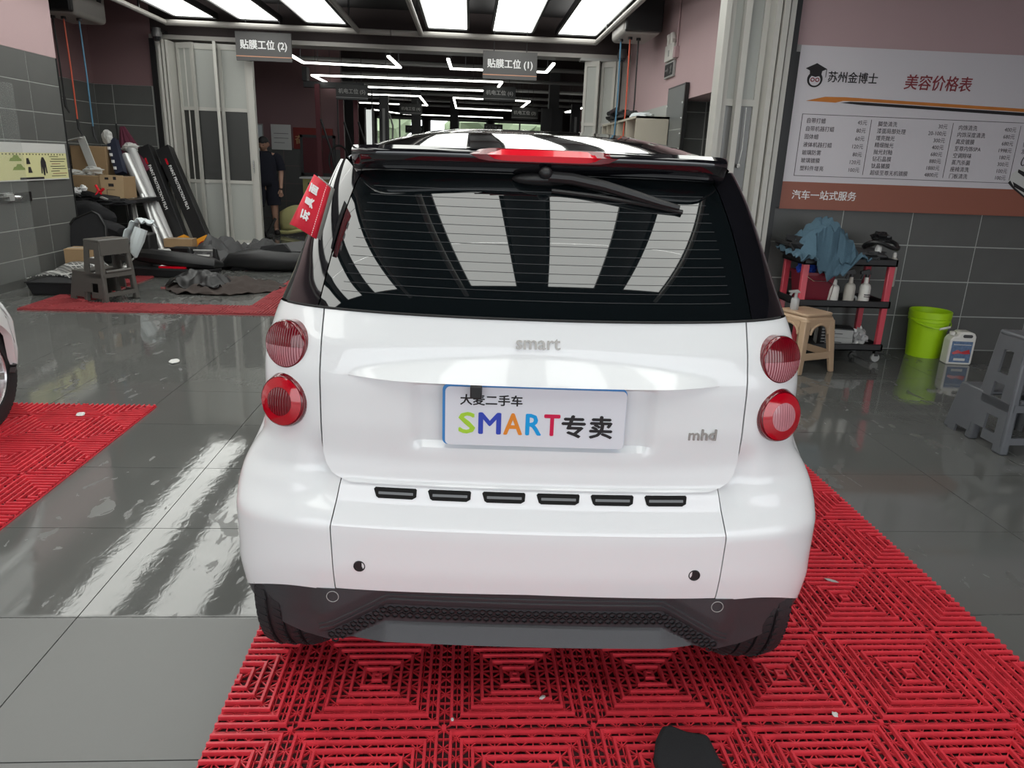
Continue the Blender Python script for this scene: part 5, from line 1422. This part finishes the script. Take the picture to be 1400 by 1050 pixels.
t = thing('black_bumper_tray', 'black bumper piece lying on the red mat right of the step stool', 'car part', (-3.55, 9.0, 0))
obj('upper_shell', MB().tube([(-.55, .05, .26), (-.2, -.02, .24), (.25, -.05, .20), (.50, .0, .17), (.56, .15, .14)], [.06, .09, .09, .07, .03], 10), 'black_plastic', t, smooth=True)
obj('lower_shell', MB().hexa([(-.5, -.08, .0), (.42, -.12, 0), (.5, .12, 0), (-.5, .2, 0)], [(-.56, -.10, .12), (.50, -.16, .10), (.58, .14, .11), (-.55, .24, .13)]), 'black_cloth', t, bevel=.02)
obj('support', MB().box(-.45, -.2, -.02, .2, .1, .5), 'black_plastic', t, bevel=.02)
obj('red_insert', MB().box(-.10, .22, -.10, .0, .11, .135), 'lamp_red_bright', t)
t = thing('black_box', 'small open black box between the bumper piece and the motor', 'box', (-3.78, 10.1, 0))
obj('shell', MB().box(-.14, .14, -.1, .12, 0, .02).box(-.14, -.11, -.1, .12, 0, .20).box(.11, .14, -.1, .12, 0, .20).box(-.14, .14, .09, .12, 0, .20).box(-.14, .14, -.1, -.08, .0, .06).box(-.14, .14, -.1, -.08, .17, .20), 'black_plastic', t, bevel=.006)
obj('lid', MB().box(-.15, .15, -.11, .13, .20, .215), 'black_plastic', t)
t = thing('seat_motor', 'black plastic console assembly standing on the floor behind the undertray', 'car part', (-3.29, 9.45, 0))
obj('body', MB().box(-.15, .15, -.1, .12, .0, .19), 'black_plastic', t, bevel=.03)
obj('silver_bar', MB().tube([(-.10, -.11, .20), (.10, -.11, .20)], .028, 10), 'metal_grey', t, smooth=True)
for x in (-.16, .15): obj('post', MB().hexa([(x-.03, -.09, .15), (x+.03, -.09, .15), (x+.03, .0, .15), (x-.03, .0, .15)], [(x-.025, -.08, .31), (x+.012, -.08, .30), (x+.012, -.03, .30), (x-.025, -.03, .31)]), 'black_plastic', t, bevel=.008)
obj('rod', MB().tube([(-.12, -.05, .27), (.12, -.05, .27)], .012, 8), 'metal_grey', t)
obj('arm', MB().blob((.02, -.11, .10), (.13, .04, .07), 6, .5, 3), 'black_gloss', t, smooth=True)
def sheet(nm, poly, z0, m_, seed, amp=.05, n=22, label=None, cat=None, curl=.0):
    """crumpled sheet inside an outline given as (left edge, right edge) pairs along y"""
    rows = []
    for i in range(n+1):
        f = i/n; k = f*(len(poly)-1); q = min(int(k), len(poly)-2); g = k-q
        (la, ly), (ra, ry) = [tuple(lerp(poly[q][e][d], poly[q+1][e][d], g) for d in (0, 1)) for e in (0, 1)]
        r = []
        for j in range(n*2+1):
            s_ = j/(n*2); x, y = lerp(la, ra, s_), lerp(ly, ry, s_)
            e_ = math.sin(s_*PI)*math.sin(min(max(f, .0), 1)*PI)
            zz = z0+amp*(.15+e_)*(.6+noise.noise(Vector((x*3+seed, y*3, seed))))+curl*(abs(s_-.5)*2)**4+amp*.35*noise.noise(Vector((x*11, y*11, seed)))
            r.append((x, y, max(.004, zz)))
        rows.append(r)
    return MB().grid(rows)
tag(obj('undertray', sheet('', [((-3.05, 7.82), (-2.50, 7.80)), ((-3.25, 8.05), (-2.10, 8.1)), ((-3.35, 8.3), (-2.05, 8.45)), ((-2.95, 8.7), (-2.35, 8.8))], .01, 'brown_dark', 3, .12), 'brown_dark', smooth=True, solid=.006), 'crumpled brown-black undertray felt on the floor right of the step stool', 'car trim')
tag(obj('undertray', sheet('', [((-3.02, 7.95), (-2.65, 7.92)), ((-3.30, 8.15), (-2.60, 8.15)), ((-3.05, 8.5), (-2.62, 8.5))], .05, 'black_plastic', 9, .20), 'black_plastic', smooth=True, solid=.006), 'glossy black folded liner lying on the brown undertray felt', 'car trim')
tag(obj('floor_carpet', sheet('', [((-3.75, 9.7), (-2.75, 9.6)), ((-3.95, 10.2), (-2.6, 10.2)), ((-3.8, 10.9), (-2.45, 10.9)), ((-3.4, 11.6), (-2.9, 11.6))], .03, 'brown_dark', 5, .32), 'dark_grey', smooth=True, solid=.01), 'large dark grey car carpet heaped behind the black console assembly', 'carpet')
t = thing('black_bumper', 'black car bumper with folded mats on it, at the left of the car', 'bumper', (-2.55, 9.75, 0))
obj('bumper_shell', MB().tube([(-.60, -.1, .06), (-.48, -.12, .13), (-.1, -.14, .15), (.45, -.1, .15), (.9, .1, .16)], [.03, .09, .14, .14, .12], 12), 'black_plastic', t, smooth=True)
obj('bumper_core', MB().hexa([(-.5, -.15, 0), (.8, -.12, 0), (.8, .3, 0), (-.4, .3, 0)], [(-.45, -.1, .24), (.8, -.1, .26), (.8, .3, .26), (-.35, .3, .24)]), 'black_cloth', t, bevel=.04, seg=3)
t = thing('folded_mats', 'stack of folded dark mats lying on the black bumper', 'car mat', (-2.35, 9.72, .27))
obj('mat_fold', MB().hexa([(-.28, -.14, 0), (.35, -.16, 0), (.4, .2, 0), (-.2, .2, 0)], [(-.1, -.06, .08), (.2, -.02, .12), (.42, .2, .10), (-.1, .2, .06)]), 'dark_grey', t)
obj('mat_fold', MB().hexa([(-.30, -.15, 0), (.1, -.17, 0), (.1, .1, 0), (-.25, .1, 0)], [(-.28, -.13, .05), (.0, -.15, .09), (.06, .1, .06), (-.2, .1, .05)]), 'black_cloth', t)
tag(obj('dark_sheet', sheet('', [((-3.0, 11.0), (-1.6, 11.0)), ((-3.1, 11.6), (-1.5, 11.6)), ((-2.9, 12.2), (-1.6, 12.2))], .02, 'black_plastic', 8, .10), 'black_cloth', smooth=True, solid=.01), 'flat dark sheet spread on the floor below the doorway', 'sheet')
o = obj('tape_piece', MB().box(-.06, .06, -.03, .03, 0, .04), 'print_white', bevel=.005); tag(o, 'white tape piece on the dark sheet by the folding door', 'tape', loc=(-3.42, 11.9, .05), rz=.4)

# ============================================================ THE WORKSHOP
def skin_body(nm, joints, edges, m_, parent=None, sub=2, root_i=0):
    me = bpy.data.meshes.new(nm); me.from_pydata([j[:3] for j in joints], edges, []); me.materials.append(M[m_] if isinstance(m_, str) else m_)
    o = bpy.data.objects.new(nm, me); C.objects.link(o)
    if parent is not None: o.parent = parent
    me.skin_vertices or None
    o.modifiers.new('skin', 'SKIN')
    sv = me.skin_vertices[0].data if len(me.skin_vertices) else None
    if sv is None:
        bpy.context.view_layer.update(); sv = me.skin_vertices[0].data
    for k, j in enumerate(joints):
        rx, ry = (j[3], j[4]) if len(j) > 4 else (j[3], j[3])
        sv[k].radius = (rx, ry); sv[k].use_root = k == root_i; sv[k].use_loose = False
    o.modifiers['skin'].use_smooth_shade = True
    q = o.modifiers.new('sub', 'SUBSURF'); q.levels = q.render_levels = sub
    return o
def build_person():
    t = thing('person', 'person in black T-shirt and shorts looking down, in the doorway beyond the folding door', 'person', (-3.74, 14.2, 0), .25)
    t.scale = (1.22, 1.1, 1.03)
    # body facing -y
    J = [(0, 0, .90, .135, .10),                                     # 0 pelvis
         (0, .0, 1.06, .13, .09), (0, .01, 1.25, .155, .10), (0, .0, 1.38, .12, .085), (0, -.02, 1.45, .052), (0, -.045, 1.52, .055),   # 1-5 spine, neck
         (.17, 0, 1.37, .055), (.235, .01, 1.12, .042), (.22, -.05, .88, .030), (.215, -.07, .81, .028),   # 6-9 left arm
         (-.17, 0, 1.37, .055), (-.235, .01, 1.12, .042), (-.225, -.03, .88, .030), (-.22, -.05, .81, .028),
         (.09, 0, .82, .085), (.11, -.03, .47, .058), (.12, .02, .10, .036), (.13, -.03, .045, .035), (.135, -.16, .03, .030),
         (-.09, 0, .82, .085), (-.13, -.10, .48, .058), (-.14, -.06, .10, .036), (-.15, -.11, .045, .035), (-.16, -.24, .03, .030)]
    E_ = [(0, 1), (1, 2), (2, 3), (3, 4), (4, 5), (3, 6), (6, 7), (7, 8), (8, 9), (3, 10), (10, 11), (11, 12), (12, 13), (0, 14), (14, 15), (15, 16), (16, 17), (17, 18), (0, 19), (19, 20), (20, 21), (21, 22), (22, 23)]
    body = skin_body('body', J, E_, 'skin', t)
    # hands
    for sg, c_ in ((1, (.215, -.075, .79)), (-1, (-.22, -.055, .79))):
        jj = [(c_[0], c_[1], c_[2]+.02, .022, .014), (c_[0], c_[1]-.01, c_[2]-.035, .030, .013)]; ee = [(0, 1)]
        for f in range(4):
            x = c_[0]+(f-1.5)*.017; ln = (.060, .070, .066, .052)[f]; b = len(jj)
            jj += [(x, c_[1]-.012, c_[2]-.065, .0085), (x, c_[1]-.020, c_[2]-.065-ln*.5, .008), (x, c_[1]-.040, c_[2]-.060-ln*.85, .007)]; ee += [(1, b), (b, b+1), (b+1, b+2)]
        b = len(jj); jj += [(c_[0]-sg*.035, c_[1]-.02, c_[2]-.03, .010), (c_[0]-sg*.042, c_[1]-.04, c_[2]-.065, .008)]; ee += [(0, b), (b, b+1)]
        skin_body('hand', jj, ee, 'skin', body, 1)
    # head with a face, tilted down and to one side
    def hd_(v):   # local head coordinates to body coordinates
        R_ = Matrix.Rotation(.45, 3, 'X') @ Matrix.Rotation(-.35, 3, 'Z'); return tuple(R_ @ Vector(v)+Vector((0, -.075, 1.575)))
    import bmesh
    bm = bmesh.new(); bmesh.ops.create_icosphere(bm, subdivisions=4, radius=1)
    for v in bm.verts:
        x, y, z = v.co; wv = 1-.22*max(0, -z)**1.5
        x *= .076*wv; y *= .096*(1-.10*max(0, -z)); z *= .118
        if y < 0:
            y -= .020*math.exp(-((x/.012)**2+((z+.012)/.022)**2))     # nose
            y -= .006*math.exp(-((x/.024)**2+((z+.052)/.009)**2))     # lips
            for sx_ in (-1, 1): y += .008*math.exp(-(((x-sx_*.030)/.014)**2+((z-.012)/.010)**2))   # eye sockets
            y -= .006*math.exp(-((x/.03)**2+((z+.095)/.02)**2))       # chin
        v.co = hd_((x, y, z))
    me = bpy.data.meshes.new('head'); bm.to_mesh(me); bm.free(); me.materials.append(M['skin'])
    me.polygons.foreach_set('use_smooth', [True]*len(me.polygons))
    head = link('head', me, body)
    for sg in (-1, 1):
        obj('ear', MB().blob(hd_((sg*.077, .01, -.005)), (.012, .018, .030), 2, .1, 2, 2), 'skin', head, smooth=True)
        obj('eye', MB().blob(hd_((sg*.030, -.083, .012)), (.011, .006, .005), 2, .02, 2, 2), 'print_black', head, smooth=True)
    bm = bmesh.new(); bmesh.ops.create_icosphere(bm, subdivisions=4, radius=1)
    for v in list(bm.verts):
        x, y, z = v.co
        keep = z > .28 or (y > .05 and z > -.45)
        nz_ = 1+.04*noise.noise(v.co*6)
        v.co = hd_((x*.084*nz_, y*.105*nz_+.002, z*.130*nz_))
        v.tag = keep
    bmesh.ops.delete(bm, geom=[v for v in bm.verts if not v.tag], context='VERTS')
    me = bpy.data.meshes.new('hair'); bm.to_mesh(me); bm.free(); me.materials.append(M['hair']); me.polygons.foreach_set('use_smooth', [True]*len(me.polygons))
    link('hair', me, head)
    # clothes: shells that follow the body
    def ring(c, rx, ry, n=20, tilt=0): return [(c[0]+rx*math.cos(2*PI*k/n), c[1]+ry*math.sin(2*PI*k/n), c[2]+tilt*math.cos(2*PI*k/n)) for k in range(n)]
    rows = [ring((0, 0, .86), .185, .135), ring((0, 0, .95), .178, .130), ring((0, .0, 1.1), .170, .125), ring((0, .005, 1.25), .185, .130), ring((0, .0, 1.36), .185, .115), ring((0, -.005, 1.42), .125, .085), ring((0, -.015, 1.455), .068, .062)]
    obj('t_shirt', MB().grid(rows, closed=True), 'navy_cloth', body, smooth=True, solid=.004, offset=0)
    for sg in (-1, 1):
        obj('sleeve', MB().tube([(sg*.13, 0, 1.385), (sg*.185, .0, 1.345), (sg*.225, .005, 1.22), (sg*.238, .005, 1.13)], [.075, .078, .070, .066], 16), 'navy_cloth', body, smooth=True)
        lx, ly = (.11, -.03) if sg > 0 else (-.13, -.10)
        obj('shorts', MB().tube([(sg*.075, 0, .93), (sg*.095, -.0, .80), (lx, ly, .52)], [.12, .118, .10], 18), 'navy_cloth', body, smooth=True)
        fx, fy = (.132, -.07) if sg > 0 else (-.152, -.15)
        obj('shoe', MB().blob((fx, fy, .045), (.048, .13, .05), 3, .08, 1.5), 'print_black', body, smooth=True)
    return t
build_person()

# left workshop wall: posters, banner
t = thing('wall_poster', 'pale grey wall poster left of the red banner in the workshop', 'poster', (-4.55, 18.0, 1.55))
obj('sheet', MB().box(0, .45, 0, .02, 0, .55), 'poster_white', t)
obj('print', MB().box(.06, .39, -.003, 0, .35, .36).box(.06, .39, -.003, 0, .25, .26).box(.06, .3, -.003, 0, .15, .16), 'print_grey', t)
t = thing('red_banner', 'dark red banner with golden characters on the workshop wall', 'banner', (-4.05, 18.0, 1.58))
bn = obj('cloth', MB().box(0, .90, 0, .02, 0, .47), mat('banner_red', (.20, .02, .015), .7), t)
M['gold'] = mat('dull_gold', (.42, .24, .10), .6)
text('lettering', '奋斗创新', .21, 'gold', bn, (.45, -.003, .13), align='CENTER', bold=.004)
t = thing('notice_board', 'white framed notice beside the pale poster', 'poster', (-4.95, 18.01, 1.35))
obj('frame', MB().box(0, .22, 0, .03, 0, .75), 'metal_grey', t); obj('sheet', MB().box(.02, .20, -.004, 0, .03, .72), 'white_cloth', t)
# car lifts: red posts
def lift_post(x, y, label, m_):
    t = thing('lift_post', label, 'car lift', (x, y, 0))
    obj('post', MB().box(-.05, .05, -.06, .06, 0, 2.9), m_, t)
    obj('base', MB().box(-.15, .15, -.15, .15, 0, .03), 'dark_grey', t)
    obj('arm', MB().beam((0, 0, .95), (.35, -.2, .35), .05), 'black_plastic', t)
    obj('hose', MB().tube([(.06, -.07, 2.2), (.28, -.1, 1.5), (.32, -.1, 1.1), (.05, -.08, .8)], .022, 8), 'black_plastic', t, smooth=True)
    return t
M['lift_red'] = mat('dark_red_paint', (.10, .012, .018), .5)
lift_post(-3.25, 16.9, 'dark red lift post nearest the red banner', 'lift_red')
lift_post(-2.9, 17.8, 'thin dark red lift post, second from the banner', 'lift_red')
lift_post(-2.55, 17.6, 'dark red lift post left of the dark sign numbered 5', 'lift_red')
obj_ = thing('lift_beam', 'dark crossbeam joining the red lift posts', 'beam', (0, 0, 2.86))
obj('beam', MB().box(-3.6, -2.3, 17.2, 17.35, 0, .12), 'dark_grey', obj_); obj('bracket', MB().box(-3.6, -3.5, 17.1, 17.4, .12, .4), 'dark_grey', obj_)
# lit doorway strip and columns around the car roof
t = thing('door_strip', 'narrow bright side window under the dark sign numbered 5', 'window', (-2.62, 19.8, 0))
obj('pane', MB().box(0, .16, 0, .02, .9, 2.6), mat('daylit_pane', (.8, .8, .75), .4, emit=.7, emit_col=(.9, .95, .9)), t); obj('frame', MB().box(-.04, 0, -.01, .04, 0, 2.64).box(.16, .20, -.01, .04, 0, 2.64).box(0, .16, 0, .03, 0, .9), 'metal_grey', t)
for x, y, l in ((-2.1, 19.2, 'grey lift column just right of the bright side window'), (2.65, 19.5, 'grey lift column left of the far right folding door'), (3.35, 22.0, 'dark lift column farthest right in the workshop')):
    t = thing('lift_column', l, 'column', (x, y, 0))
    obj('column', MB().box(-.11, .11, -.1, .1, 0, 2.9), 'dark_grey', t); obj('guide', MB().box(-.03, .03, -.13, -.1, .5, 2.6), 'metal_grey', t)
    obj('cable', MB().tube([(.14, -.1, 2.5), (.22, -.1, 2.2), (.2, -.1, 1.8), (.12, -.1, 1.6)], .02), 'metal_grey', t, smooth=True)
for x, l in ((1.95, 'pale curtain strip left of the far right lift column'), (3.0, 'pink wall panel behind the far right lift column')):
    t = thing('wall_panel', l, 'panel', (x, 21.3, 0)); obj('panel', MB().box(0, .6, 0, .05, 0, 2.9), 'pink_dark' if x > 2.5 else 'dark_grey', t); obj('batten', MB().box(.28, .32, -.02, 0, 0, 2.9), 'dark_grey', t)
# TV bench
t = thing('workbench', 'yellow-green framed bench with a dark blue panel behind the red tag', 'bench', (-2.62, 15.0, .0))
M['bench_yellow'] = mat('bench_olive_yellow', (.22, .21, .07), .6)
obj('frame', MB().box(-.55, .55, -.3, .3, .95, 1.02).box(-.55, -.46, -.3, -.25, 0, .95).box(.46, .55, -.3, -.25, 0, .95).box(-.55, .55, -.3, -.25, .1, .18), 'bench_yellow', t)
obj('panel', MB().box(-.46, .46, -.28, -.26, .18, .95), mat('dark_blue_panel', (.006, .008, .035), .5), t)
obj('top_board', MB().box(-.6, .6, -.34, .34, 1.02, 1.05), 'metal_grey', t)
tag(obj('bottle_cluster', MB().lathe([(.04, 1.05), (.04, 1.2), (.015, 1.26), (.015, 1.3)], 12, c=(-2.42, 14.85, 0)).lathe([(.035, 1.05), (.035, 1.17), (.012, 1.21)], 12, c=(-2.30, 14.9, 0)), 'white_plastic', smooth=True), 'two white bottles on the olive-yellow bench', 'bottles')
t = thing('cable_loops', 'black cable loops hanging behind the olive-yellow bench', 'cables', (-2.9, 17.27, 1.1))
obj('rod', MB().tube([(0, 0, .55), (0, 0, 1.78)], .012).tube([(.75, 0, .53), (.75, 0, 1.78)], .012).box(-.05, .85, -.02, .02, 1.76, 1.80), 'dark_grey', t)
for k, (x, s) in enumerate(((0, .30), (.75, .28))):
    obj('loop', MB().tube([(x+.22*math.cos(a), 0, .25+s*1.1*math.sin(a)) for a in [2*PI*j/24 for j in range(24)]], .022, 6, closed=True), 'black_plastic', t, smooth=True)
t = thing('picture_frame', 'grey framed dark picture on the workshop wall behind the cable loops', 'picture', (-3.9, 17.98, 1.0))
obj('frame', MB().box(0, .8, 0, .04, 0, .06).box(0, .8, 0, .04, .84, .9).box(0, .06, 0, .04, 0, .9).box(.74, .8, 0, .04, 0, .9), 'dark_grey', t); obj('picture', MB().box(.06, .74, .01, .03, .06, .84), 'lift_red', t)
# pale yellow bumper on the floor
t = thing('yellow_bumper', 'pale yellow car bumper cover standing on the floor below the red tag', 'bumper', (-3.05, 14.3, 0))
rows = []
for i in range(13):
    f = i/12; r = []
    for j in range(9):
        g = j/8; r.append((-.45+.95*f, -.10-.12*math.sin(f*PI)-.05*math.sin(g*PI), .10+.42*g*(.75+.35*math.sin(min(1, f*1.3)*PI))))
    rows.append(r)
obj('bumper_shell', MB().grid(rows), 'yellow_beige', t, smooth=True, solid=.02)
obj('lower_lip', MB().tube([(-.5, -.1, .05), (-.3, -.25, .06), (.0, -.28, .12), (.25, -.25, .05), (.5, -.12, .05)], .035, 8), 'yellow_beige', t, smooth=True)
tag(obj('brown_parts', MB().blob((-4.22, 14.0, .22), (.22, .25, .18), 4, .6, 2.5), 'brown_dark', smooth=True), 'heap of brown-black parts left of the person', 'car parts')
tag(obj('dark_tripod', MB().beam((-3.72, 13.5, .40), (-3.55, 13.4, .02), .05).beam((-3.42, 13.5, .36), (-3.58, 13.4, .02), .04).box(-3.66, -3.48, 13.32, 13.45, 0, .04), 'black_plastic'), 'small black stand on the floor by the feet of the person', 'stand')
# dark car behind the roof of the white car
t = thing('dark_car', 'dark car parked far back in the workshop, its roof showing left of the car roof', 'car', (-1.55, 20.0, 0))
rows = []
for z, hw, y0, y1 in ((.30, .86, 0, 4.2), (.55, .90, -.08, 4.3), (.85, .90, -.05, 4.25), (1.0, .86, .05, 4.0), (1.05, .84, .15, 2.9), (1.60, .66, .55, 2.4), (1.76, .52, .75, 2.2)):
    rows.append([(hw*math.copysign(abs(math.cos(a))**.45, math.cos(a)), (y0+y1)/2+(y1-y0)/2*math.copysign(abs(math.sin(a))**.45, math.sin(a)), z) for a in [2*PI*k/40 for k in range(40)]])
mb = MB().grid(rows, closed=True); mb.f.append(tuple(6*40+k for k in range(40))); mb.f.append(tuple(range(39, -1, -1)))
obj('body', mb, 'black_gloss', t, smooth=True, angle=50)
obj('rear_window', MB().hexa([(-.6, .12, 1.1), (.6, .12, 1.1), (.6, .14, 1.1), (-.6, .14, 1.1)], [(-.5, .50, 1.55), (.5, .50, 1.55), (.5, .52, 1.55), (-.5, .52, 1.55)]), 'dark_glass', t)
obj('antenna', MB().tube([(.25, .9, 1.76), (.25, .85, 2.05)], .008, 6), 'black_plastic', t)
for x in (-.78, .78):
    for y in (.75, 3.4): obj('wheel', MB().lathe([(.2, -.1), (.32, -.09), (.32, .09), (.2, .1)], 28, c=(x, y, .32), axis='x'), 'tyre', t, smooth=True)
for x in (-.72, .72): obj('tail_lamp', MB().box(x-.12, x+.12, -.03, .05, .80, .95), 'lamp_red', t, bevel=.02)
#tag(obj('hanging_sleeve', MB().tube([(4.15, 26, 2.6), (4.2, 26, 1.9)], [.05, .09]), 'poster_white', smooth=True), 'pale hanging sleeve far right in the workshop', 'sleeve')
